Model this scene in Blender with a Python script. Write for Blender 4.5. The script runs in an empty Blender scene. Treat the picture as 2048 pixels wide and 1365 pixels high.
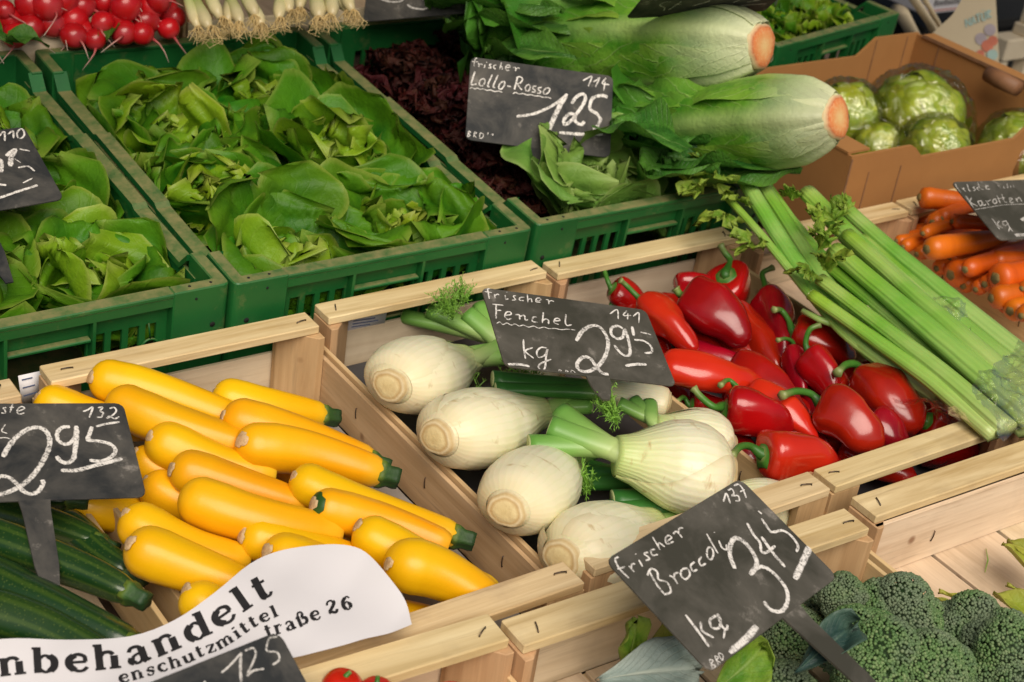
import bpy, math, random
import numpy as np
from mathutils import Vector, Matrix, noise as mnoise

# ------------------------------------------------------------------ camera, sky, sun, exposure
scene = bpy.context.scene
COL = scene.collection
CAM_POS = Vector((-0.48440, -0.80702, 0.86915))
CAM_ROT = (1.04997, -0.13491, -0.60767)
FOC = 3143.56                     # focal length in photo pixels (photo 2048 x 1365)
cam_data = bpy.data.cameras.new('camera')
cam = bpy.data.objects.new('camera', cam_data)
COL.objects.link(cam)
cam.location = CAM_POS
cam.rotation_euler = CAM_ROT
cam_data.sensor_width = 36.0
cam_data.lens = FOC / 2048 * 36.0
cam_data.clip_start = 0.05
cam_data.clip_end = 500
cam_data.dof.use_dof = True
cam_data.dof.focus_distance = 1.56
cam_data.dof.aperture_fstop = 10.0
scene.camera = cam

SUN_EL, SUN_AZ = math.radians(52), math.radians(205)      # azimuth from +Y, clockwise
world = bpy.data.worlds.new('World')
scene.world = world
world.use_nodes = True
wn = world.node_tree
sky = wn.nodes.new('ShaderNodeTexSky')
sky.sky_type = 'NISHITA'
sky.sun_disc = False
sky.sun_elevation = SUN_EL
sky.sun_rotation = SUN_AZ
sky.dust_density = 4.0
sky.ozone_density = 0.6
wn.links.new(sky.outputs[0], wn.nodes['Background'].inputs[0])
wn.nodes['Background'].inputs[1].default_value = 0.05
sun_data = bpy.data.lights.new('sun', 'SUN')
sun_data.energy = 3.7
sun_data.angle = math.radians(48)
sun_data.color = (1.0, 0.92, 0.79)
sun = bpy.data.objects.new('sun', sun_data)
COL.objects.link(sun)
sdir = Vector((math.sin(SUN_AZ) * math.cos(SUN_EL), math.cos(SUN_AZ) * math.cos(SUN_EL), math.sin(SUN_EL)))
sun.rotation_euler = sdir.to_track_quat('Z', 'Y').to_euler()
sun.location = sdir * 6
scene.view_settings.view_transform = 'Standard'
scene.view_settings.look = 'None'
scene.view_settings.gamma = 1.0
scene.view_settings.exposure = -0.12
scene.render.engine = 'CYCLES'
scene.cycles.max_bounces = 8
scene.cycles.transparent_max_bounces = 12

# ------------------------------------------------------------------ helpers
rnd = random.Random(7)
CR = Matrix.LocRotScale(None, __import__('mathutils').Euler(CAM_ROT, 'XYZ'), None).to_3x3()

def ray(u, v):
    return (CR @ Vector(((u - 1024) / FOC, -(v - 682.5) / FOC, -1.0))).normalized()

def P(u, v, z):
    """point of the plane z seen at photo pixel (u, v)"""
    d = ray(u, v)
    return CAM_POS + d * ((z - CAM_POS.z) / d.z)

def mpp(p):
    """metres per photo pixel at a point"""
    return -((CR.transposed() @ (Vector(p) - CAM_POS)).z) / FOC

def mesh_np(name, verts, faces, attrs=None, smooth=True):
    """mesh from a vertex array and a list of face index arrays (tris / quads)"""
    verts = np.asarray(verts, dtype=np.float32).reshape(-1, 3)
    me = bpy.data.meshes.new(name)
    fl = [np.asarray(f, dtype=np.int32) for f in faces if len(f)]
    me.vertices.add(len(verts))
    me.vertices.foreach_set('co', verts.ravel())
    loops = np.concatenate([f.ravel() for f in fl])
    sizes = np.concatenate([np.full(len(f), f.shape[1], np.int32) for f in fl])
    starts = np.concatenate([[0], np.cumsum(sizes)[:-1]]).astype(np.int32)
    me.loops.add(len(loops))
    me.loops.foreach_set('vertex_index', loops)
    me.polygons.add(len(sizes))
    me.polygons.foreach_set('loop_start', starts)
    me.polygons.foreach_set('loop_total', sizes)
    if smooth:
        me.polygons.foreach_set('use_smooth', np.ones(len(sizes), dtype=bool))
    for k, a in (attrs or {}).items():
        at = me.attributes.new(k, 'FLOAT', 'POINT')
        at.data.foreach_set('value', np.asarray(a, dtype=np.float32).ravel())
    me.update(calc_edges=True)
    me.validate()
    return me

def obj(name, me, mat, parent=None):
    o = bpy.data.objects.new(name, me)
    COL.objects.link(o)
    if mat is not None and len(me.materials) == 0:
        me.materials.append(mat)
    if parent is not None:
        o.parent = parent
    return o

def tag(o, label, cat=None, group=None, kind=None):
    o['label'] = label
    if cat: o['category'] = cat
    if group: o['group'] = group
    if kind: o['kind'] = kind
    return o

def thing(name, label, cat, loc=(0, 0, 0), rot=None, group=None):
    o = bpy.data.objects.new(name, None)
    COL.objects.link(o)
    o.location = loc
    if rot is not None:
        o.rotation_euler = rot.to_euler() if isinstance(rot, Matrix) else rot
    o.empty_display_size = 0.02
    return tag(o, label, cat, group)

def frame(xdir, up=(0, 0, 1)):
    x = Vector(xdir).normalized()
    y = Vector(up).cross(x).normalized()
    z = x.cross(y)
    return Matrix((x, y, z)).transposed()

class MB:
    """collects boxes and prisms into one mesh"""
    def __init__(s): s.v = []; s.f = []
    def box(s, a, b):
        n = len(s.v)
        s.v += [(x, y, z) for z in (a[2], b[2]) for y in (a[1], b[1]) for x in (a[0], b[0])]
        s.f += [tuple(n + i for i in q) for q in ((0, 2, 3, 1), (4, 5, 7, 6), (0, 1, 5, 4), (2, 6, 7, 3), (0, 4, 6, 2), (1, 3, 7, 5))]
        return s
    def prism(s, poly, z0, z1, axis='z'):
        n = len(s.v); k = len(poly)
        def pt(p, h): return (p[0], p[1], h) if axis == 'z' else ((h, p[0], p[1]) if axis == 'x' else (p[0], h, p[1]))
        s.v += [pt(p, z0) for p in poly] + [pt(p, z1) for p in poly]
        s.f += [tuple(n + i for i in range(k))[::-1], tuple(n + k + i for i in range(k))]
        s.f += [(n + i, n + (i + 1) % k, n + k + (i + 1) % k, n + k + i) for i in range(k)]
        return s
    def build(s, name, mat, parent=None, bevel=0.0, smooth=False):
        me = bpy.data.meshes.new(name)
        me.from_pydata(s.v, [], s.f)
        import bmesh
        bm = bmesh.new(); bm.from_mesh(me)
        bmesh.ops.recalc_face_normals(bm, faces=bm.faces)
        if bevel: bmesh.ops.bevel(bm, geom=list(bm.edges), offset=bevel, segments=1, affect='EDGES', clamp_overlap=True)
        bm.to_mesh(me); bm.free()
        if smooth:
            for p in me.polygons: p.use_smooth = True
        return obj(name, me, mat, parent)

def catmull(pts, n=6, closed=False):
    pts = [np.array(p, float) for p in pts]
    if len(pts) == 2:
        return np.array([pts[0] + (pts[1] - pts[0]) * t for t in np.linspace(0, 1, 5)])
    if closed: ext = [pts[-2]] + pts + [pts[1]]
    else: ext = [2 * pts[0] - pts[1]] + pts + [2 * pts[-1] - pts[-2]]
    out = []
    for i in range(1, len(ext) - 2):
        p0, p1, p2, p3 = ext[i - 1:i + 3]
        for t in np.linspace(0, 1, n, endpoint=False):
            out.append(.5 * ((2 * p1) + (-p0 + p2) * t + (2 * p0 - 5 * p1 + 4 * p2 - p3) * t * t + (-p0 + 3 * p1 - 3 * p2 + p3) * t ** 3))
    out.append(ext[-2])
    return np.array(out)

def sweep(path, radii, nseg=16, section=None, ell=(1, 1), cap=True, up=(0, 0, 1), disp=None):
    """tube along path; section(theta array, t) scales the radius; returns verts, faces, attrs t (along), a (around)"""
    path = np.asarray(path, float); n = len(path)
    radii = np.asarray(radii, float) if np.ndim(radii) else np.full(n, radii)
    tan = np.gradient(path, axis=0)
    tan /= np.linalg.norm(tan, axis=1)[:, None] + 1e-12
    b = np.array(up, float); b -= tan[0] * b.dot(tan[0])
    if np.linalg.norm(b) < 1e-4: b = np.array([0, 1.0, 0]) - tan[0] * tan[0][1]
    b /= np.linalg.norm(b)
    th = np.linspace(0, 2 * np.pi, nseg, endpoint=False)
    V = []; T = []; A = []
    seg = np.linalg.norm(np.diff(path, axis=0), axis=1)
    s = np.concatenate([[0], np.cumsum(seg)]); s /= s[-1] + 1e-12
    for i in range(n):
        b = b - tan[i] * b.dot(tan[i]); b /= np.linalg.norm(b)
        c = np.cross(tan[i], b)
        r = radii[i] * (section(th, s[i]) if section else np.ones(nseg))
        V.append(path[i] + (np.cos(th) * r * ell[0])[:, None] * b + (np.sin(th) * r * ell[1])[:, None] * c)
        T.append(np.full(nseg, s[i])); A.append(th / (2 * np.pi))
    V = np.concatenate(V); T = np.concatenate(T); A = np.concatenate(A)
    i = np.arange(n - 1)[:, None] * nseg; j = np.arange(nseg)[None]; k = (j + 1) % nseg
    q = np.stack([i + j, i + k, i + nseg + k, i + nseg + j], -1).reshape(-1, 4)
    F = [q]
    if cap:
        V = np.vstack([V, path[:1], path[-1:]]); T = np.append(T, [0, 1]); A = np.append(A, [0, 0])
        m = n * nseg; jj = np.arange(nseg); kk = (jj + 1) % nseg
        F.append(np.stack([np.full(nseg, m), kk, jj], -1))
        F.append(np.stack([np.full(nseg, m + 1), (n - 1) * nseg + jj, (n - 1) * nseg + kk], -1))
    return V, F, {'t': T, 'a': A}

def tube(name, path, radii, mat, parent=None, **kw):
    V, F, A = sweep(path, radii, **kw)
    return obj(name, mesh_np(name, V, F, A), mat, parent)

def join(parts):
    """several (verts, faces, attrs) into one"""
    V = []; F = []; A = {}; n = 0
    for v, f, a in parts:
        V.append(np.asarray(v)); F += [np.asarray(x) + n for x in f]; n += len(v)
        for k in a: A.setdefault(k, []).append(np.asarray(a[k]))
    return np.vstack(V), F, {k: np.concatenate(x) for k, x in A.items()}

def vnoise(p, sc, seed=0.0):
    return np.array([mnoise.noise(Vector((x * sc + seed, y * sc - seed, z * sc + 2.3 * seed))) for x, y, z in p])

# ------------------------------------------------------------------ materials
MATS = {}
class NT:
    def __init__(s, name):
        s.m = bpy.data.materials.new(name); s.m.use_nodes = True
        s.t = s.m.node_tree; s.b = s.t.nodes['Principled BSDF']; s.out = s.t.nodes['Material Output']
        MATS[name] = s.m
    def n(s, typ, **kw):
        x = s.t.nodes.new('ShaderNode' + typ)
        for k, v in kw.items(): setattr(x, k, v)
        return x
    def l(s, a, b): s.t.links.new(a, b)
    def put(s, sock, v):
        if hasattr(v, 'is_output') or isinstance(v, bpy.types.NodeSocket): s.l(v, sock)
        else: sock.default_value = (*v, 1) if (isinstance(v, tuple) and len(v) == 3) else v
    def attr(s, name): return s.n('Attribute', attribute_name=name).outputs['Fac']
    def mix(s, f, a, b, mode='MIX'):
        x = s.n('Mix', data_type='RGBA', blend_type=mode)
        s.put(x.inputs[0], f); s.put(x.inputs[6], a); s.put(x.inputs[7], b)
        return x.outputs[2]
    def math(s, op, a, b=0.0, c=None):
        x = s.n('Math', operation=op); s.put(x.inputs[0], a); s.put(x.inputs[1], b)
        if c is not None: s.put(x.inputs[2], c)
        return x.outputs[0]
    def mr(s, v, a, b, c=0.0, d=1.0):
        x = s.n('MapRange'); s.put(x.inputs[0], v)
        for i, k in enumerate((a, b, c, d)): x.inputs[i + 1].default_value = k
        return x.outputs[0]
    def coord(s, scale=(1, 1, 1), kind='Object'):
        tc = s.n('TexCoord'); mp = s.n('Mapping'); mp.inputs['Scale'].default_value = scale
        s.l(tc.outputs[kind], mp.inputs[0])
        # shift by the object's random number so that copies differ
        oi = s.n('ObjectInfo'); add = s.n('VectorMath', operation='ADD')
        sc = s.n('VectorMath', operation='SCALE'); cx = s.n('CombineXYZ')
        for i in range(3): s.l(oi.outputs['Random'], cx.inputs[i])
        s.l(cx.outputs[0], sc.inputs[0]); sc.inputs['Scale'].default_value = 37.0
        s.l(mp.outputs[0], add.inputs[0]); s.l(sc.outputs[0], add.inputs[1])
        return add.outputs[0]
    def noise(s, vec, scale, detail=3.0, rough=.55, dist=0.0):
        x = s.n('TexNoise'); s.l(vec, x.inputs['Vector'])
        x.inputs['Scale'].default_value = scale; x.inputs['Detail'].default_value = detail
        x.inputs['Roughness'].default_value = rough; x.inputs['Distortion'].default_value = dist
        return x.outputs['Fac']
    def ramp(s, v, stops):
        x = s.n('ValToRGB'); s.put(x.inputs[0], v); e = x.color_ramp.elements
        while len(e) > 1: e.remove(e[0])
        e[0].position = stops[0][0]; e[0].color = (*stops[0][1], 1)
        for p, c in stops[1:]:
            q = e.new(p); q.color = (*c, 1)
        return x.outputs[0]
    def bump(s, h, strength, dist=.002):
        x = s.n('Bump'); s.put(x.inputs['Height'], h); x.inputs['Strength'].default_value = strength
        x.inputs['Distance'].default_value = dist; s.l(x.outputs[0], s.b.inputs['Normal']); return x.outputs[0]
    def objvar(s, col, amt, hue=0.0):
        oi = s.n('ObjectInfo'); h = s.n('HueSaturation')
        s.l(s.mr(oi.outputs['Random'], 0, 1, 1 - amt, 1 + amt), h.inputs['Value'])
        if hue:
            w = s.n('TexWhiteNoise', noise_dimensions='1D'); s.l(oi.outputs['Random'], w.inputs['W'])
            s.l(s.mr(w.outputs['Value'], 0, 1, .5 - hue, .5 + hue), h.inputs['Hue'])
        s.put(h.inputs['Color'], col); return h.outputs[0]
    def set(s, col=None, rough=None, **kw):
        if col is not None: s.put(s.b.inputs['Base Color'], col)
        if rough is not None: s.put(s.b.inputs['Roughness'], rough)
        for k, v in kw.items(): s.put(s.b.inputs[k.replace('_', ' ')], v)
        return s.m
    def translucent(s, col, fac, normal=None):
        tr = s.n('BsdfTranslucent'); s.put(tr.inputs[0], col)
        mx = s.n('MixShader'); s.put(mx.inputs[0], fac)
        s.l(s.b.outputs[0], mx.inputs[1]); s.l(tr.outputs[0], mx.inputs[2]); s.l(mx.outputs[0], s.out.inputs[0])
        if normal is not None: s.l(normal, tr.inputs['Normal'])

def m_veg(name, stops, attr='t', rough=.45, nscale=40, namt=.3, ncol=(0, 0, 0), bscale=200, bstr=.15, var=.08, hue=0.0, coat=0.0, sss=0.0, thr=(.45, .75), stretch=(1, 1, 1), spec=.5):
    s = NT(name); v = s.coord(stretch)
    c = s.ramp(s.attr(attr), stops)
    c = s.mix(s.mr(s.noise(v, nscale), thr[0], thr[1], 0, namt), c, ncol)
    c = s.objvar(c, var, hue)
    s.bump(s.noise(v, bscale, 2), bstr, .001)
    s.set(c, rough, Coat_Weight=coat, Coat_Roughness=.12, Specular_IOR_Level=spec)
    if sss:
        s.set(Subsurface_Weight=sss, Subsurface_Scale=.006)
        s.b.inputs['Subsurface Radius'].default_value = (1, .8, .4)
    return s.m

def m_wood(name, axis, dark=(.46, .31, .13), light=(.82, .66, .39), stain=.5):
    s = NT(name); sc = [38, 38, 38]; sc[axis] = 2.2
    v = s.coord(tuple(sc)); v2 = s.coord((1, 1, 1))
    g = s.noise(v, 1.0, 5, .65, .6); fine = s.noise(v, 4.5, 3)
    c = s.ramp(s.mr(g, .3, .72), [(0, dark), (.45, tuple((a + b) / 2 for a, b in zip(dark, light))), (1, light)])
    c = s.mix(s.mr(fine, .55, .8, 0, .35), c, (dark[0] * .7, dark[1] * .65, dark[2] * .55))
    c = s.mix(s.mr(s.noise(v2, 14, 4), .55, .8, 0, stain), c, (.30, .215, .135))
    c = s.mix(s.mr(s.noise(v, 1.7, 4, .7), .60, .72, 0, .5), c, (.24, .15, .08))
    kn = s.n('TexVoronoi'); s.l(s.coord(tuple(x * .55 for x in ((9, 9, 9) if True else sc))), kn.inputs['Vector']); kn.inputs['Scale'].default_value = 2.2
    c = s.mix(s.mr(kn.outputs['Distance'], .03, .075, .75, 0), c, (.20, .09, .035))
    c = s.objvar(c, .10, .008)
    s.bump(fine, .35, .0012)
    return s.set(c, .72, Specular_IOR_Level=.25)

for ax, nm in enumerate('xyz'): m_wood('wood_' + nm, ax)
m_wood('veneer_y', 1, (.57, .375, .18), (.76, .55, .31), .2)
m_wood('veneer_x', 0, (.62, .47, .31), (.82, .68, .50), .3)
m_wood('plank_y', 1, (.52, .39, .255), (.74, .59, .42), .55)
m_wood('post_z', 2, (.40, .23, .11), (.60, .39, .21), .25)
m_wood('table_wood', 0, (.10, .07, .05), (.2, .15, .11), .3)

def m_green_plastic():
    s = NT('green_plastic'); v = s.coord()
    c = s.mix(s.mr(s.noise(v, 9, 4), .35, .7), (.008, .100, .022), (.015, .140, .030))
    geo = s.n('NewGeometry'); sep = s.n('SeparateXYZ'); s.l(geo.outputs['True Normal'], sep.inputs[0])
    up = s.mr(sep.outputs[2], .6, .95)
    dust = s.math('MULTIPLY', up, s.mr(s.noise(v, 55, 5, .7), .33, .62, .25, .92))
    scuff = s.mr(s.noise(v, 24, 6, .75), .58, .76, 0, .45)
    c = s.mix(s.math('MAXIMUM', dust, scuff), c, (.235, .215, .085))
    s.bump(s.noise(v, 260, 2), .12, .0008)
    return s.set(c, s.math('ADD', .42, s.math('MULTIPLY', dust, .4)), Specular_IOR_Level=.4)
m_green_plastic()

def m_leaf(name, dark, light, tip, vein, transl=.32, rough=.46, nsc=26, veinamt=.5, bumpst=.5, basecol=None, var=.14, hue=.012, vfreq=9.0, tipdark=None, midw=.05, rim=None, basew=.45):
    """leaf: attributes t (base to tip), a (across 0..1, midrib at .5), e (edge 0..1)"""
    s = NT(name); v = s.coord()
    t = s.attr('t'); a = s.attr('a'); e = s.attr('e')
    n1 = s.noise(v, nsc, 3); n2 = s.noise(v, nsc * 4.5, 3)
    c = s.mix(s.mr(n1, .34, .66), dark, light)
    c = s.mix(s.math('MULTIPLY', s.mr(e, .55, 1), .75), c, tip)
    av = s.math('ABSOLUTE', s.math('SUBTRACT', a, .5))
    ph = s.math('SUBTRACT', s.math('MULTIPLY', t, vfreq), s.math('MULTIPLY', av, vfreq * .9))
    ph = s.math('ADD', ph, s.math('MULTIPLY', n1, 1.2))
    tri = s.math('ABSOLUTE', s.math('SUBTRACT', s.math('FRACT', ph), .5))
    vs = s.mr(tri, .0, .09, 1, 0)
    mid = s.mr(av, midw * .25, midw, 1, 0)
    mid = s.math('MULTIPLY', mid, s.mr(t, .5, 1, 1, .15))
    vm = s.math('MULTIPLY', s.math('MAXIMUM', s.math('MULTIPLY', vs, .55), mid), veinamt)
    c = s.mix(vm, c, vein)
    if basecol: c = s.mix(s.mr(t, .0, basew, .92, 0), c, basecol)
    if tipdark: c = s.mix(s.mr(t, .5, .95, 0, .8), c, tipdark)
    if rim: c = s.mix(s.mr(e, .93, .985, 0, .7), c, rim)
    c = s.objvar(c, var, hue)
    h = s.math('ADD', s.math('MULTIPLY', n2, .7), s.math('MULTIPLY', vm, -.8))
    nrm = s.bump(h, bumpst, .004)
    s.set(c, rough, Specular_IOR_Level=.28)
    s.translucent(s.mix(.35, c, light), transl, nrm)
    return s.m
m_leaf('butter_outer', (.017, .130, .007), (.078, .265, .008), (.14, .31, .011), (.14, .32, .02), veinamt=.26, rim=(.26, .36, .05))
m_leaf('butter_pale', (.075, .22, .03), (.17, .34, .055), (.24, .38, .07), (.28, .42, .12), veinamt=.3, rim=(.34, .46, .14))
m_leaf('butter_inner', (.085, .27, .009), (.22, .41, .013), (.32, .46, .022), (.36, .46, .08), rough=.38, veinamt=.26, rim=(.42, .50, .10))
m_leaf('lollo_leaf', (.012, .002, .002), (.030, .004, .003), (.060, .008, .005), (.05, .04, .008), transl=.10, nsc=110, rough=.5, var=.25, hue=.02, basecol=(.06, .10, .014), bumpst=.8)
m_leaf('romaine_leaf', (.085, .27, .018), (.20, .40, .035), (.24, .42, .05), (.50, .62, .22), transl=.2, rough=.4, nsc=34, veinamt=.6, basecol=(.74, .74, .50), bumpst=.5, vfreq=10, tipdark=(.025, .15, .012), midw=.16, basew=.30)
m_leaf('romaine_dark', (.022, .11, .014), (.06, .20, .025), (.10, .25, .03), (.25, .40, .12), transl=.2, rough=.4, nsc=34, veinamt=.5, bumpst=.9, vfreq=13)
m_leaf('iceberg_leaf', (.24, .36, .02), (.46, .52, .035), (.56, .60, .08), (.55, .62, .22), transl=.2, nsc=22, veinamt=.6, rough=.35)
m_leaf('celery_leaf', (.12, .28, .02), (.28, .42, .04), (.36, .46, .07), (.4, .5, .15), transl=.3, nsc=60)
m_leaf('pale_husk', (.28, .34, .03), (.44, .46, .06), (.5, .48, .1), (.5, .52, .16), transl=.2, nsc=30, vfreq=3, veinamt=.3)
m_leaf('grey_leaf', (.20, .28, .25), (.33, .40, .36), (.40, .46, .40), (.5, .55, .46), transl=.1, nsc=30, veinamt=.8)
m_leaf('blue_leaf', (.018, .05, .045), (.04, .09, .075), (.08, .14, .1), (.12, .2, .14), transl=.05, nsc=30, veinamt=.5)
m_leaf('radish_leaf', (.03, .11, .012), (.07, .18, .02), (.09, .2, .03), (.15, .25, .06), transl=.2, nsc=50)
m_leaf('onion_leaf', (.10, .24, .02), (.2, .36, .04), (.25, .38, .06), (.3, .42, .1), transl=.1, nsc=60)

m_veg('yellow_skin', [(0, (.86, .44, .004)), (.25, (.88, .47, .004)), (.85, (.86, .40, .003)), (1, (.80, .47, .02))], rough=.36, nscale=9, namt=.45, ncol=(.86, .30, .002), bscale=160, bstr=.10, var=.07, hue=.010, coat=.06, sss=.08, spec=.36)
m_veg('blossom_scar', [(0, (.55, .34, .16)), (1, (.62, .44, .24))], rough=.8, nscale=240, namt=.6, ncol=(.26, .13, .05), bscale=500, bstr=.6)
m_veg('courgette_stem', [(0, (.16, .22, .02)), (.3, (.03, .085, .012)), (1, (.012, .045, .01))], rough=.6, nscale=200, namt=.4, ncol=(.005, .02, .004), bscale=300, bstr=.5)
m_veg('green_ring', [(0, (.012, .07, .012)), (1, (.03, .10, .012))], rough=.5, bstr=.1)

def m_courgette():
    s = NT('green_courgette_skin'); v = s.coord(); a = s.attr('a')
    w = s.math('SINE', s.math('MULTIPLY', a, 2 * math.pi * 10))
    c = s.mix(s.mr(w, .2, .95, 0, .75), (.010, .040, .009), (.042, .085, .012))
    vor = s.n('TexVoronoi'); s.l(s.coord(), vor.inputs['Vector']); vor.inputs['Scale'].default_value = 330
    c = s.mix(s.mr(vor.outputs['Distance'], .1, .3, .55, 0), c, (.11, .15, .03))
    c = s.mix(s.mr(s.noise(v, 9), .5, .8, 0, .4), c, (.05, .08, .01))
    s.bump(s.noise(v, 300, 2), .06, .001)
    return s.set(c, .28, Coat_Weight=.2)
m_courgette()

m_veg('pepper_red', [(0, (.35, .003, .003)), (.4, (.40, .004, .003)), (1, (.29, .003, .003))], rough=.22, nscale=14, namt=.7, ncol=(.14, .001, .004), bscale=70, bstr=.12, var=.25, hue=.006, coat=.35, thr=(.42, .72))
m_veg('pepper_orange_red', [(0, (.58, .022, .007)), (.5, (.60, .028, .007)), (1, (.50, .01, .006))], rough=.22, nscale=9, namt=.5, ncol=(.42, .006, .005), bscale=16, bstr=.10, var=.1, coat=.35)
m_veg('pepper_stem', [(0, (.030, .13, .014)), (.7, (.06, .20, .022)), (1, (.24, .28, .09))], rough=.45, nscale=60, namt=.4, ncol=(.02, .07, .01), bscale=200, bstr=.3)
def m_fennel():
    s = NT('fennel_bulb_skin'); v = s.coord((2.5, 1, 1)); a = s.attr('a'); t = s.attr('t')
    c = s.ramp(t, [(0, (.74, .62, .38)), (.12, (.82, .75, .52)), (.5, (.84, .80, .60)), (.78, (.74, .76, .42)), (1, (.48, .60, .20))])
    n = s.noise(v, 22, 3)
    st = s.math('SINE', s.math('ADD', s.math('MULTIPLY', a, 2 * math.pi * 34), s.math('MULTIPLY', n, 5.0)))
    c = s.mix(s.math('MULTIPLY', s.mr(st, .45, 1, 0, .30), s.mr(t, .1, .7, .25, 1)), c, (.56, .62, .26))
    c = s.mix(s.mr(s.noise(v, 9, 3), .45, .75, 0, .4), c, (.66, .66, .34))
    c = s.mix(s.mr(s.noise(v, 38, 4), .62, .74, 0, .7), c, (.48, .32, .12))
    c = s.mix(s.mr(s.attr('d'), 0, 1, 0, .45), c, (.55, .42, .20))
    c = s.objvar(c, .05)
    s.bump(s.math('MULTIPLY', st, s.mr(t, .1, .7, .2, 1)), .16, .0012)
    s.set(c, .34, Subsurface_Weight=.15, Subsurface_Scale=.006, Specular_IOR_Level=.45)
    return s.m
m_fennel()
m_veg('fennel_base', [(0, (.68, .54, .26)), (.55, (.72, .58, .30)), (.68, (.54, .37, .16)), (.8, (.74, .62, .38)), (.92, (.58, .42, .20)), (1, (.76, .66, .42))], rough=.7, nscale=90, namt=.4, ncol=(.42, .26, .1), bscale=300, bstr=.5)
m_veg('fennel_stalk', [(0, (.60, .66, .36)), (.35, (.46, .58, .22)), (.65, (.24, .44, .10)), (1, (.13, .33, .055))], rough=.38, nscale=30, namt=.25, ncol=(.05, .2, .03), stretch=(.2, 1, 1), bscale=120, bstr=.15)
m_veg('fennel_stalk_dark', [(0, (.30, .44, .12)), (.3, (.06, .22, .035)), (1, (.03, .15, .025))], rough=.38, nscale=30, namt=.3, ncol=(.015, .09, .012), bscale=120, bstr=.15)
m_veg('cut_end', [(0, (.62, .62, .36)), (1, (.5, .56, .26))], rough=.7, nscale=200, namt=.5, ncol=(.42, .36, .12))
m_veg('frond_green', [(0, (.16, .36, .04)), (1, (.22, .42, .05))], rough=.6, namt=.1)
def m_celery():
    s = NT('celery_stalk'); v = s.coord((1, 1, 1)); a = s.attr('a'); t = s.attr('t')
    c = s.ramp(t, [(0, (.42, .52, .18)), (.25, (.27, .47, .09)), (.65, (.17, .40, .045)), (1, (.24, .42, .035))])
    st = s.math('SINE', s.math('ADD', s.math('MULTIPLY', a, 2 * math.pi * 15), s.math('MULTIPLY', s.noise(v, 12, 3), 6.0)))
    c = s.mix(s.mr(st, .2, 1, 0, .22), c, (.15, .33, .05))
    c = s.mix(s.mr(s.noise(v, 11, 3), .40, .70, 0, .6), c, (.46, .55, .20))
    c = s.objvar(c, .08, .01)
    s.bump(st, .2, .0012)
    return s.set(c, .36, Subsurface_Weight=.1, Subsurface_Scale=.004)
m_celery()
m_veg('carrot_skin', [(0, (.60, .125, .005)), (.1, (.66, .130, .004)), (1, (.58, .095, .004))], rough=.42, nscale=60, namt=.35, ncol=(.42, .065, .004), stretch=(1.6, .4, .4), bscale=90, bstr=.25, var=.16, hue=.008, coat=.1)
m_veg('carrot_crown', [(0, (.12, .10, .03)), (.5, (.25, .14, .03)), (1, (.42, .17, .02))], rough=.8, nscale=200, namt=.6, ncol=(.05, .03, .012))
m_veg('radish_skin', [(0, (.50, .006, .012)), (.8, (.52, .008, .012)), (1, (.55, .05, .06))], rough=.3, nscale=40, namt=.4, ncol=(.32, .002, .006), bscale=60, bstr=.08, var=.18, coat=.2)
m_veg('radish_root', [(0, (.50, .03, .04)), (.5, (.60, .30, .26)), (1, (.68, .55, .45))], rough=.6)
m_veg('onion_white', [(0, (.66, .54, .30)), (.08, (.72, .64, .36)), (.18, (.60, .62, .26)), (.3, (.30, .42, .07)), (1, (.14, .30, .04))], rough=.35, nscale=40, namt=.3, ncol=(.6, .45, .2))
m_veg('root_hair', [(0, (.62, .44, .18)), (1, (.66, .50, .24))], rough=.8, namt=.1)
m_veg('broccoli_florets', [(0, (.045, .11, .028)), (.5, (.10, .185, .055)), (1, (.19, .26, .11))], attr='c', rough=.65, nscale=26, namt=.6, ncol=(.14, .16, .12), bscale=900, bstr=.3, thr=(.38, .62))
m_veg('broccoli_stem', [(0, (.30, .42, .12)), (1, (.16, .30, .06))], rough=.55, nscale=60, namt=.3, ncol=(.35, .42, .2))
m_veg('tomato_skin', [(0, (.55, .012, .006)), (1, (.55, .015, .006))], rough=.2, nscale=20, namt=.3, ncol=(.45, .03, .005), coat=.3)
m_veg('romaine_cut', [(0, (.74, .48, .20)), (.012, (.72, .30, .10)), (.05, (.66, .20, .06)), (.10, (.50, .14, .045)), (.3, (.70, .55, .32)), (1, (.7, .62, .4))], rough=.75, nscale=220, namt=.45, ncol=(.76, .52, .26), bscale=300, bstr=.5)

def m_plain(name, col, rough=.6, n=30, amt=.25, ncol=(0, 0, 0), bstr=.1, bsc=200, **kw):
    s = NT(name); v = s.coord()
    c = s.mix(s.mr(s.noise(v, n, 4), .4, .75, 0, amt), col, ncol)
    s.bump(s.noise(v, bsc, 3), bstr, .001)
    return s.set(c, rough, **kw)
m_plain('cardboard', (.36, .165, .048), .85, 25, .25, (.27, .115, .03), .2, 300)
m_plain('cardboard_edge', (.26, .13, .06), .9, 60, .5, (.10, .05, .02))
m_plain('paper', (.80, .77, .80), .7, 12, .12, (.6, .55, .5), .05, 60)
m_plain('ink', (.018, .016, .018), .6, 80, .2, (.05, .05, .05))
m_plain('blue_ink', (.12, .16, .30), .6)
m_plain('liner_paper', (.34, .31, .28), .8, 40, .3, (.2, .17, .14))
m_plain('floor_shade', (.055, .05, .055), .7, 40, .3, (.1, .1, .09))  # near-black sheet: shade between the vegetables put into the colour
m_plain('staple', (.10, .085, .07), .4, 200, .5, (.2, .08, .03), Metallic=.8)
m_plain('dark_hole', (.008, .008, .007), .9)
m_plain('asphalt', (.055, .052, .05), .9, 40, .5, (.03, .03, .03), .4, 80)
m_plain('bag_paper', (.62, .52, .36), .75, 10, .2, (.5, .4, .26), .2, 30)
m_plain('white_wood', (.70, .60, .44), .7, 14, .3, (.5, .38, .22))
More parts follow.
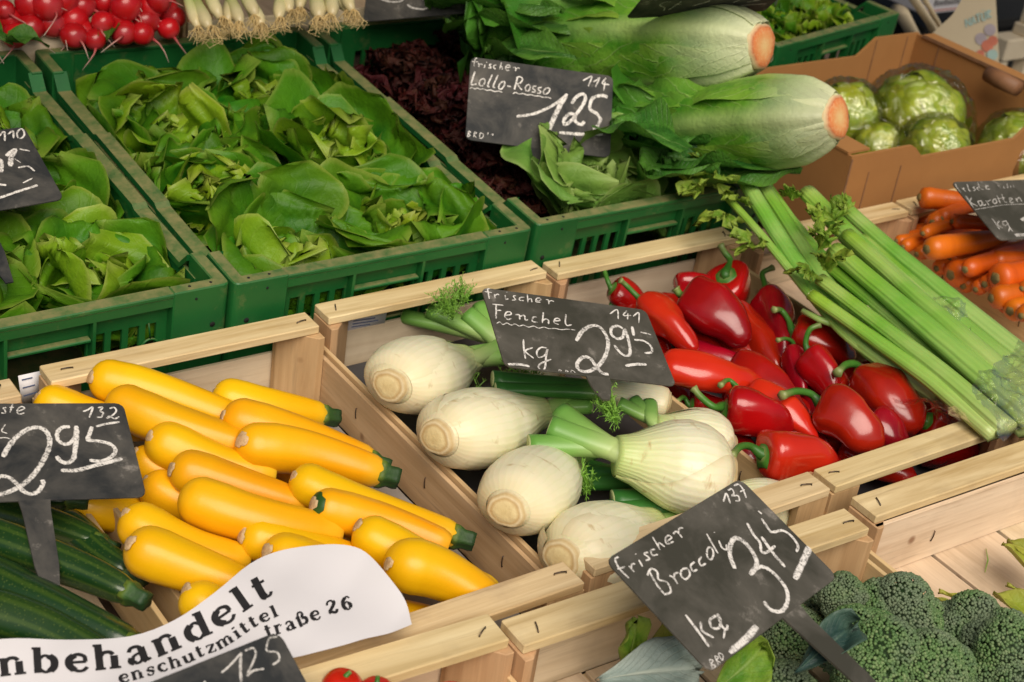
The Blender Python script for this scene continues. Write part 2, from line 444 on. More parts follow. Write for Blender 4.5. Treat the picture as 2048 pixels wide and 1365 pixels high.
m_plain('print_teal', (.42, .58, .54), .7)
m_plain('print_red', (.70, .22, .14), .7)
m_plain('print_violet', (.44, .38, .42), .7)
m_plain('brown_wood', (.22, .10, .045), .6)
m_plain('canvas_white', (.62, .58, .50), .8)

def m_slate(name='slate', warm=0.0):
    s = NT(name); v = s.coord()
    base = (.022 + .022 * warm, .024 + .018 * warm, .026 + .006 * warm)
    n = s.noise(v, 15, 5, .62, .4); n2 = s.noise(v, 55, 5, .7)
    c = s.mix(s.mr(n, .40, .70, 0, .62), base, (.16, .145, .125))
    c = s.mix(s.mr(s.math('MULTIPLY', n, n2), .33, .46, 0, .55), c, (.42, .38, .34))
    s.bump(n2, .1, .001)
    return s.set(c, .72, Specular_IOR_Level=.3)
m_slate(); m_slate('slate_warm', 1.0)

def m_chalk():
    s = NT('chalk'); v = s.coord()
    n = s.noise(v, 420, 4, .7); n2 = s.noise(v, 90, 4, .65)
    s.set((.80, .76, .72), .9, Specular_IOR_Level=.1)
    e = s.attr('e')
    al = s.math('ADD', s.mr(n, .36, .56, .25, 1), s.mr(n2, .35, .65, -.25, .3))
    al = s.math('MULTIPLY', s.math('MINIMUM', al, 1.0), s.mr(e, .55, 1, 1, .25))
    al = s.math('MULTIPLY', al, s.attr('o'))
    s.l(al, s.b.inputs['Alpha'])
    return s.m
m_chalk()

def m_film(name='plastic_film', f0=.02, f1=.45, bst=.55, bsc=55):
    s = NT(name); v = s.coord()
    tr = s.n('BsdfTransparent'); gl = s.n('BsdfGlossy'); gl.inputs['Roughness'].default_value = .05
    gl.inputs['Color'].default_value = (.95, .92, .86, 1)
    lw = s.n('LayerWeight'); lw.inputs['Blend'].default_value = .35
    b = s.n('Bump'); b.inputs['Strength'].default_value = bst; b.inputs['Distance'].default_value = .006
    s.l(s.noise(v, bsc, 4, .6, 1.5), b.inputs['Height'])
    s.l(b.outputs[0], gl.inputs['Normal']); s.l(b.outputs[0], lw.inputs['Normal'])
    mx = s.n('MixShader'); s.l(s.mr(lw.outputs['Fresnel'], .14, 1, f0, f1), mx.inputs[0])
    s.l(tr.outputs[0], mx.inputs[1]); s.l(gl.outputs[0], mx.inputs[2]); s.l(mx.outputs[0], s.out.inputs[0])
    return s.m
m_film(); m_film('wrap_film', .09, .75, .9, 38)
M = MATS

# ------------------------------------------------------------------ ground and table
TABLE_Z = -0.128
g = MB().box((-60, -60, -1.05), (60, 60, -1.0)).build('ground', M['asphalt'])
tag(g, 'dark asphalt of the market square under the stall', kind='structure')
tb = thing('market_table', 'dark plank table carrying all the vegetable crates', 'table', (0, 0, TABLE_Z))
for i in range(11):
    y0 = -0.62 + i * 0.245
    MB().box((-1.2, y0, -.03), (2.05, y0 + .238, -.001 - .0015 * (i % 2))).build('plank', M['table_wood'], tb, .002)
for x in (-1.0, 1.85):
    for y in (-.5, 1.9):
        MB().box((x, y, -1.0 - TABLE_Z), (x + .07, y + .07, -.03)).build('leg', M['table_wood'], tb)

# ------------------------------------------------------------------ wooden crates
def staple(parent, x, y, z, ang, ln=.012, axis='z'):
    d = np.array([math.cos(ang), math.sin(ang), 0]) * ln / 2
    if axis == 'z': a, b, u = np.array([x, y, z]) - d, np.array([x, y, z]) + d, np.array([0, 0, .0012])
    else:
        d = np.array([math.cos(ang) if axis == 'y' else 0, math.cos(ang) if axis == 'x' else 0, math.sin(ang)]) * ln / 2
        a, b, u = np.array([x, y, z]) - d, np.array([x, y, z]) + d, np.array([-.0012 if axis == 'x' else 0, -.0012 if axis == 'y' else 0, 0])
    return tube('staple', [a - u, a + u * .6, (a + b) / 2 + u, b + u * .6, b - u], .0007, M['staple'], parent, nseg=5)

def wood_crate(label, origin, yaw, w, d, h, group='wooden crates of the front rows', slat=.034, panel_top=.036, board_top=.046, floor_sheet=False, planks=4, backboard_high=False, name='wooden_crate', front_slat=True):
    t = thing(name, label, 'crate', origin, (0, 0, yaw), group)
    r = random.Random(hash(label) % 9999 if False else int(w * 1000 + origin[0] * 777 + 50))
    for k, y in enumerate((0, d - slat)):
        if k == 0 and not front_slat: continue
        s = MB().box((-.002, y, -.010), (w + .002, y + slat, 0)).build('top_slat', M['wood_x'], t, .0012)
        s.rotation_euler = (0, r.uniform(-.004, .004), r.uniform(-.003, .003))
        for x in (.016, w - .016):
            staple(t, x + r.uniform(-.004, .004), y + slat * r.uniform(.35, .65), .0006, r.uniform(-.5, 1.2))
    tri = .042
    for sx in (0, 1):
        for sy in (0, 1):
            x0 = -.004 if sx == 0 else w + .004; y0 = .001 if sy == 0 else d - .001
            dx = tri if sx == 0 else -tri; dy = tri if sy == 0 else -tri
            MB().prism([(x0, y0), (x0 + dx, y0), (x0 + dx, y0 + dy * .2), (x0 + dx * .2, y0 + dy), (x0, y0 + dy)], -h + .004, -.0105).build('post', M['post_z'], t, .0008)
    for sx in (0, 1):
        x0 = -.0095 if sx == 0 else w + .0045
        pn = MB().box((x0, -.003, -h), (x0 + .005, d + .003, -panel_top - r.uniform(0, .003))).build('side_panel', M['veneer_y'], t, .0006)
        if sx == 1:
            for yy in (.12, d * .5, d - .12): staple(t, x0 - .0003, yy, -panel_top - .028, 1.5, .012, 'x')
    for sy in (0, 1):
        y0 = -.0065 if sy == 0 else (d + .001 if not backboard_high else d - slat - .0045)
        MB().box((-.003, y0, -h + (.0055 if backboard_high and sy else 0)), (w + .003, y0 + .005, -(board_top if not (backboard_high and sy) else .0105))).build('end_board', M['veneer_x'], t, .0006)
        if backboard_high and sy:
            for x in (w * .22, w * .7): staple(t, x, y0 - .0005, -.05, 1.4, .012, 'y')
    pw = (w - .004) / planks
    for i in range(planks):
        MB().box((.002 + i * pw + .0025, .002, -h - .001), (.002 + (i + 1) * pw - .0025, d - .002, -h + .004 + r.uniform(0, .0012))).build('floor_plank', M['plank_y'], t, .0006)
    for y in (.02, d / 2, d - .03):
        MB().box((.003, y, -h - .008), (w - .003, y + .03, -h - .0012)).build('floor_batten', M['wood_x'], t)
    if floor_sheet:
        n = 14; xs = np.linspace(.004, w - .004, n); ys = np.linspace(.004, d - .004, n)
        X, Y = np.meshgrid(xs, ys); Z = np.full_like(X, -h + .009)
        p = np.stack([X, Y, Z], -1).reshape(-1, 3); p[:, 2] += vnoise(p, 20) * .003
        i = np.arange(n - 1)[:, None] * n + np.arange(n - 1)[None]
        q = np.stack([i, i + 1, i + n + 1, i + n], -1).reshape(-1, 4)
        obj('floor_sheet', mesh_np('floor_sheet', p, [q]), M[floor_sheet], t)  # paper liner under the yellow courgettes; elsewhere a dark sheet painting in floor shade
    return t

H = .100
W0 = wood_crate('wooden crate of dark green courgettes beside the yellow ones', (-.338, -.008, -.002), .003, .30, .523, H)
W1 = wood_crate('wooden crate filled with yellow courgettes', (0, 0, 0), .0015, .30, .523, H, floor_sheet='liner_paper')
W2 = wood_crate('wooden crate holding fennel bulbs', (.3216, .0095, .0017), .0025, .30, .523, H, floor_sheet='floor_shade')
W3 = wood_crate('wooden crate full of red pointed peppers', (.6502, .0221, -.0112), -.0027, .30, .523, H, floor_sheet='floor_shade')
W3b = wood_crate('wooden crate under the bunched celery, next to the carrots', (.983, .0113, -.022), .0, .30, .523, H)
W4 = wood_crate('wooden crate heaped with orange carrots', (1.306, .018, -.024), .005, .30, .523, H, floor_sheet='floor_shade')
F1 = wood_crate('wooden crate of tomatoes in front of the yellow courgettes', (-.231, -.290, .0165), -.05, .40, .30, H, slat=.036)
F2 = wood_crate('wooden crate of broccoli in front of the fennel', (.185, -.3239, .0165), -.0235, .40, .30, H, slat=.036)
F3 = wood_crate('nearly empty wooden crate with bare plank floor beside the broccoli', (.632, -.318, .0), -.02, .42, .31, .085, slat=.036, backboard_high=True)

# ------------------------------------------------------------------ green plastic crates
def cell_wall(xs, zs, solid, y0, y1, swap=False):
    """wall from the cells of a grid that are solid, between y0 and y1 (swap: x and y change places)"""
    v = []; f = []; idx = {}
    def vi(i, j, k):
        if (i, j, k) not in idx:
            idx[(i, j, k)] = len(v); y = (y0, y1)[k]
            v.append((y, xs[i], zs[j]) if swap else (xs[i], y, zs[j]))
        return idx[(i, j, k)]
    nx, nz = len(xs) - 1, len(zs) - 1
    S = lambda i, j: 0 <= i < nx and 0 <= j < nz and solid(.5 * (xs[i] + xs[i + 1]), .5 * (zs[j] + zs[j + 1]))
    for i in range(nx):
        for j in range(nz):
            if not S(i, j): continue
            f.append((vi(i, j, 0), vi(i + 1, j, 0), vi(i + 1, j + 1, 0), vi(i, j + 1, 0)))
            f.append((vi(i, j, 1), vi(i, j + 1, 1), vi(i + 1, j + 1, 1), vi(i + 1, j, 1)))
            if not S(i - 1, j): f.append((vi(i, j, 0), vi(i, j + 1, 0), vi(i, j + 1, 1), vi(i, j, 1)))
            if not S(i + 1, j): f.append((vi(i + 1, j, 0), vi(i + 1, j, 1), vi(i + 1, j + 1, 1), vi(i + 1, j + 1, 0)))
            if not S(i, j - 1): f.append((vi(i, j, 0), vi(i, j, 1), vi(i + 1, j, 1), vi(i + 1, j, 0)))
            if not S(i, j + 1): f.append((vi(i, j + 1, 0), vi(i + 1, j + 1, 0), vi(i + 1, j + 1, 1), vi(i, j + 1, 1)))
    m = MB(); m.v = v; m.f = f
    return m

def slot_holes(spans, z0, z1): return [(a, b, z0, z1) for a, b in spans]

def green_crate(label, origin, yaw, pitch, w=.40, d=.60, h=.165, hook=False):
    G = M['green_plastic']
    rot = (Matrix.Rotation(yaw, 3, 'Z') @ Matrix.Rotation(pitch, 3, 'X'))
    t = thing('green_crate', label, 'crate', origin, rot, 'green plastic crates in the middle row')
    ins = .013; th = .004
    # end panels
    slots = [(.078 + i * .0195, .078 + i * .0195 + .0125) for i in range(4)]
    slots += [(w - b, w - a) for a, b in slots]
    holes = slot_holes(slots, -.075, -.042) + [(.165 - .008, w - .157, -.098, -.045)]
    holes += slot_holes([(a, b) for a, b in slots], -.125, -.092)
    def mk(holes, L, zt):
        xs = sorted({.05, L - .05} | {x for hh in holes for x in hh[:2]})
        zs = sorted({-h, zt} | {z for hh in holes for z in hh[2:]})
        return xs, zs, lambda x, z: not any(a < x < b and c < z < e for a, b, c, e in holes)
    for y0 in (ins, d - ins - th):
        xs, zs, sol = mk(holes, w, -.004)
        cell_wall(xs, zs, sol, y0, y0 + th).build('end_panel', G, t)
        yo = (0.002, ins) if y0 < d / 2 else (d - ins, d - .002)
        for x in (.153, w - .153): MB().box((x - .0018, yo[0], -h), (x + .0018, yo[1], -.006)).build('rib', G, t)
        # raised lip round the handle opening
        m = MB()
        m.box((.155, yo[0] + .002, -.0445), (w - .155, yo[1] + (0 if y0 < d / 2 else -.002), -.0405))
        m.build('handle_lip', G, t, .001)
    # side panels
    ss = [(.085 + i * .0235, .085 + i * .0235 + .011) for i in range(19)]
    ss = [q for k, q in enumerate(ss) if k not in (9,)]
    sh = slot_holes(ss, -.085, -.052) + slot_holes(ss, -.135, -.103)
    for x0 in (ins, w - ins - th):
        xs, zs, sol = mk(sh, d, -.022)
        cell_wall(xs, zs, sol, x0, x0 + th, swap=True).build('side_panel', G, t)
        xo = (.002, ins) if x0 < w / 2 else (w - ins, w - .002)
        for y in (.2, .3, .4): MB().box((xo[0], y - .0018, -h), (xo[1], y + .0018, -.022)).build('rib', G, t)
    # corners
    for sx in (0, 1):
        for sy in (0, 1):
            L = [(0, 0), (.066, 0), (.066, .0155), (.0155, .0155), (.0155, .07), (0, .07)]
            # chamfered outer corner
            L = [(.006, 0)] + L[1:] + [(0, .006), (.0018, .0018)]
            pts = [((x if not sx else w - x), (y if not sy else d - y)) for x, y in L]
            c = MB().prism(pts, -h, 0.0).build('corner_post', G, t, .0015)
            if sy == 0:
                for (hx, hz) in ((.018, -.05), (.040, -.012)):
                    X = hx if not sx else w - hx
                    V, F, A = sweep([(X, -.0006, hz), (X, .004, hz)], .0032 if hz < -.03 else .0016, nseg=10)
                    obj('bolt_hole', mesh_np('bolt_hole', V, F, A), M['dark_hole'], t)  # solid black disc, the hole's inner shade put into its colour
                for hx in (.02, .045):
                    X = hx if not sx else w - hx
                    V, F, A = sweep([(X, .008, .0005), (X, .008, -.003)], .0017, nseg=10)
                    obj('rivet_hole', mesh_np('rivet_hole', V, F, A), M['dark_hole'], t)  # solid disc too, painted black for the dark inside the hole
    # rims
    for y0, y1 in ((.001, .0185), (d - .0185, d - .001)):
        MB().box((.064, y0, -.007), (w - .064, y1, -.0015)).build('rim', G, t, .0012)
        yy = (y0, y0 + .003) if y0 < d / 2 else (y1 - .003, y1)
        MB().box((.066, yy[0] + .0008, -.018), (w - .066, yy[1] + .0008, -.0072)).build('rim_lip', G, t)
    prof = [(.068, -.001), (.085, -.0205), (.205, -.0205), (.212, -.0165), (.388, -.0165), (.395, -.0205), (d - .085, -.0205), (d - .068, -.001)]
    low = [(y, z - .008) for y, z in prof][::-1]
    for x0, x1 in ((.001, .019), (w - .019, w - .001)):
        m = MB(); poly = prof
        n = len(poly)
        for x in (x0, x1):
            m.v += [(x, y, z) for y, z in prof] + [(x, y, z - .008) for y, z in prof]
        for i in range(n - 1):
            a, b = i, i + 1
            m.f += [(a, b, b + 2 * n, a + 2 * n), (a + n, a + 3 * n, b + 3 * n, b + n), (a, a + n, b + n, b), (a + 2 * n, b + 2 * n, b + 3 * n, a + 3 * n)]
        m.f += [(0, 2 * n, 3 * n, n), (n - 1, 2 * n - 1, 4 * n - 1, 3 * n - 1)]
        m.build('rim', G, t)
        xl = (x0, x0 + .003) if x0 < w / 2 else (x1 - .003, x1)
        MB().box((xl[0], .088, -.036), (xl[1], d - .088, -.0288)).build('rim_lip', G, t)
    MB().box((ins, ins, -h), (w - ins, d - ins, -h + .004)).build('bottom', G, t)
    if hook:
        p = [(w - .085 + .010 * math.cos(a), ins - .002, -.072 + .011 * math.sin(a)) for a in np.linspace(-.15, math.pi + .15, 12)]
        tube('hook', p, .0014, G, t, nseg=6)
        tube('hook', [(w - .085, ins - .002, -.061), (w - .088, ins - .002, -.040)], .0011, G, t, nseg=6)
    return t

GP = .0586
GM = {}
def gplace(name, origin, yaw, pitch):
    GM[name] = Matrix.Translation(origin) @ (Matrix.Rotation(yaw, 4, 'Z') @ Matrix.Rotation(pitch, 4, 'X'))
G1o = ((-.1837, .5342, .0432), .0198, .0795)
G2o = ((.2171, .5337, .0449), .0025, .0781)
G3o = ((.6311, .5442, .0432), .0019, .0765)
G4o = ((1.420, .947, .055), .21, .05)
for nm, o in (('G1', G1o), ('G2', G2o), ('G3', G3o), ('G4', G4o)): gplace(nm, *o)
green_crate('green plastic crate of lettuces behind the dark courgettes, with hook moulding', *G1o, hook=True)
green_crate('green plastic crate packed with lettuces between the two other lettuce crates', *G2o)
green_crate('green plastic crate holding dark red frilly lettuce', *G3o)
green_crate('green plastic crate with loose leaf lettuce behind the cardboard box', *G4o)

# ------------------------------------------------------------------ cardboard box of bagged lettuces
def card_box():
    o = (1.203, .562, .050)
    t = thing('cardboard_box', 'brown cardboard box of film-wrapped iceberg lettuces', 'box', o, (0, 0, .01))
    w, d, h = .54, .36, .17; th = .005; C = M['cardboard']
    def wall_x(name, y, prof):      # wall along x with an outline (x, z)
        return MB().prism(prof, y, y + th, 'y').build(name, C, t)
    dip = [(0, -h), (w, -h), (w, 0), (w - .13, 0), (w - .16, -.022), (.16, -.022), (.14, -.005), (.13, 0), (0, 0)]
    wall_x('front_wall', 0, dip)
    back = [(0, -h), (w, -h), (w, .012), (w - .11, .012), (w - .15, -.018), (.16, -.018), (.12, .012), (0, .012)]
    wall_x('back_wall', d - th, back)
    MB().box((0, th + .0002, -h), (th, d - th - .0002, .0)).build('side_wall', C, t)
    MB().box((w - th, th + .0002, -h), (w, d - th - .0002, .010)).build('side_wall', C, t)
    MB().box((th, th, -h), (w - th, d - th, -h + th)).build('bottom', C, t)
    # folded top flaps over the long sides
    MB().box((-.001, th + .003, .0005), (.045, .12, .0042)).build('flap', C, t)
    MB().box((w - .006, .02, .0105), (w + .022, d - .02, .0145)).build('flap', C, t)
    for x in (.045, .115): MB().box((x, -.0012, -.12), (x + .0018, -.0002, -.03)).build('crease', M['cardboard_edge'], t)
    MB().box((.0, -.0015, -.09), (.003, -.0002, -.004)).build('corrugated_edge', M['cardboard_edge'], t)
    for x in (w - .11, w - .03): MB().box((x, d - th - .0012, -.12), (x + .0018, d - th - .0002, .008)).build('crease', M['cardboard_edge'], t)
    MB().box((w - th - .0012, d - .06, -.14), (w - th - .0002, d - .058, .008)).build('crease', M['cardboard_edge'], t)
    MB().box((w - .0085, .02, .0092), (w - .0065, d - .02, .0150)).build('corrugated_edge', M['cardboard_edge'], t)
    return t
BOX = card_box()
BOXM = Matrix.Translation((1.172, .632, .058)) @ Matrix.Rotation(.05, 4, 'Z')

# ------------------------------------------------------------------ crates of the far row (radishes, spring onions)
RB = wood_crate('wooden crate of bunched radishes behind the lettuces', (.10, 1.150, .150), .0, .32, .42, .10, 'wooden crates of the far row', planks=3, front_slat=False)
OB = wood_crate('wooden crate of spring onions with roots showing, behind the lettuces', (.447, 1.155, .150), .0, .40, .42, .10, 'wooden crates of the far row', planks=3, front_slat=False)
for cr in (RB, OB):            # their front top slat is missing in view: drop it
    pass
pb = thing('table_riser', 'low wooden riser under the far row of crates', 'riser', (0, 0, 0))
MB().box((-.9, 1.16, TABLE_Z), (1.25, 1.75, .040)).build('riser_box', M['table_wood'], pb)

# ------------------------------------------------------------------ unseen awning, added overhead to keep the sky off the far rows
aw = thing('shade_awning', 'unseen cream canvas awning added to shade the far half of the stall', 'awning', (0, 0, 0))
n = 24; X, Y = np.meshgrid(np.linspace(-1.9, 3.4, n), np.linspace(.50, 3.2, n)); Z = 1.15 + .10 * (Y - .75) + .02 * np.sin(X * 5)
i_ = np.arange(n - 1)[:, None] * n + np.arange(n - 1)[None]
cv = obj('canvas', mesh_np('canvas', np.stack([X, Y, Z], -1).reshape(-1, 3), [np.stack([i_, i_ + 1, i_ + n + 1, i_ + n], -1).reshape(-1, 4)]), M['canvas_white'], aw)
for x in (-1.85, 3.35):
    for y in (.8, 3.1): tube('pole', [(x, y, -1.0), (x, y, 1.15 + .1 * (y - .75))], .02, M['staple'], aw, nseg=10)

# ------------------------------------------------------------------ chalk price signs
SIGN_W, SIGN_H = .195, .118
SIGNS = {
'lollo': ([0.7509, 0.7231, 0.1127], [-0.788, 0.0419, -0.5096]),
'fenchel': ([0.4727, 0.2582, 0.0752], [-1.3485, 0.1684, -0.3164]),
'broccoli': ([0.3284, -0.1294, 0.0997], [-1.2347, 0.0376, 0.2457]),
'z132': ([-0.0887, 0.3264, 0.0427], [-1.3489, 0.1307, -0.1861]),
's110': ([-0.0129, 0.7401, 0.1141], [-1.2332, -0.0219, 0.0218]),
's125': ([-0.1199, -0.0962, 0.069], [-1.09, 0.0362, 0.1202]),
'karotten': ([1.3254, 0.3432, 0.0496], [-1.2885, 0.0584, -0.1358]),
'rom': ([0.9464, 0.6508, 0.2699], [0.9379, -0.1224, -0.4076]),
's85': ([0.7869, 1.0636, 0.164], [-1.0077, -0.2648, -0.7479])}

def O(x, y, r): return [(x - r, y), (x, y - r), (x + r, y), (x, y + r), (x - r, y)]
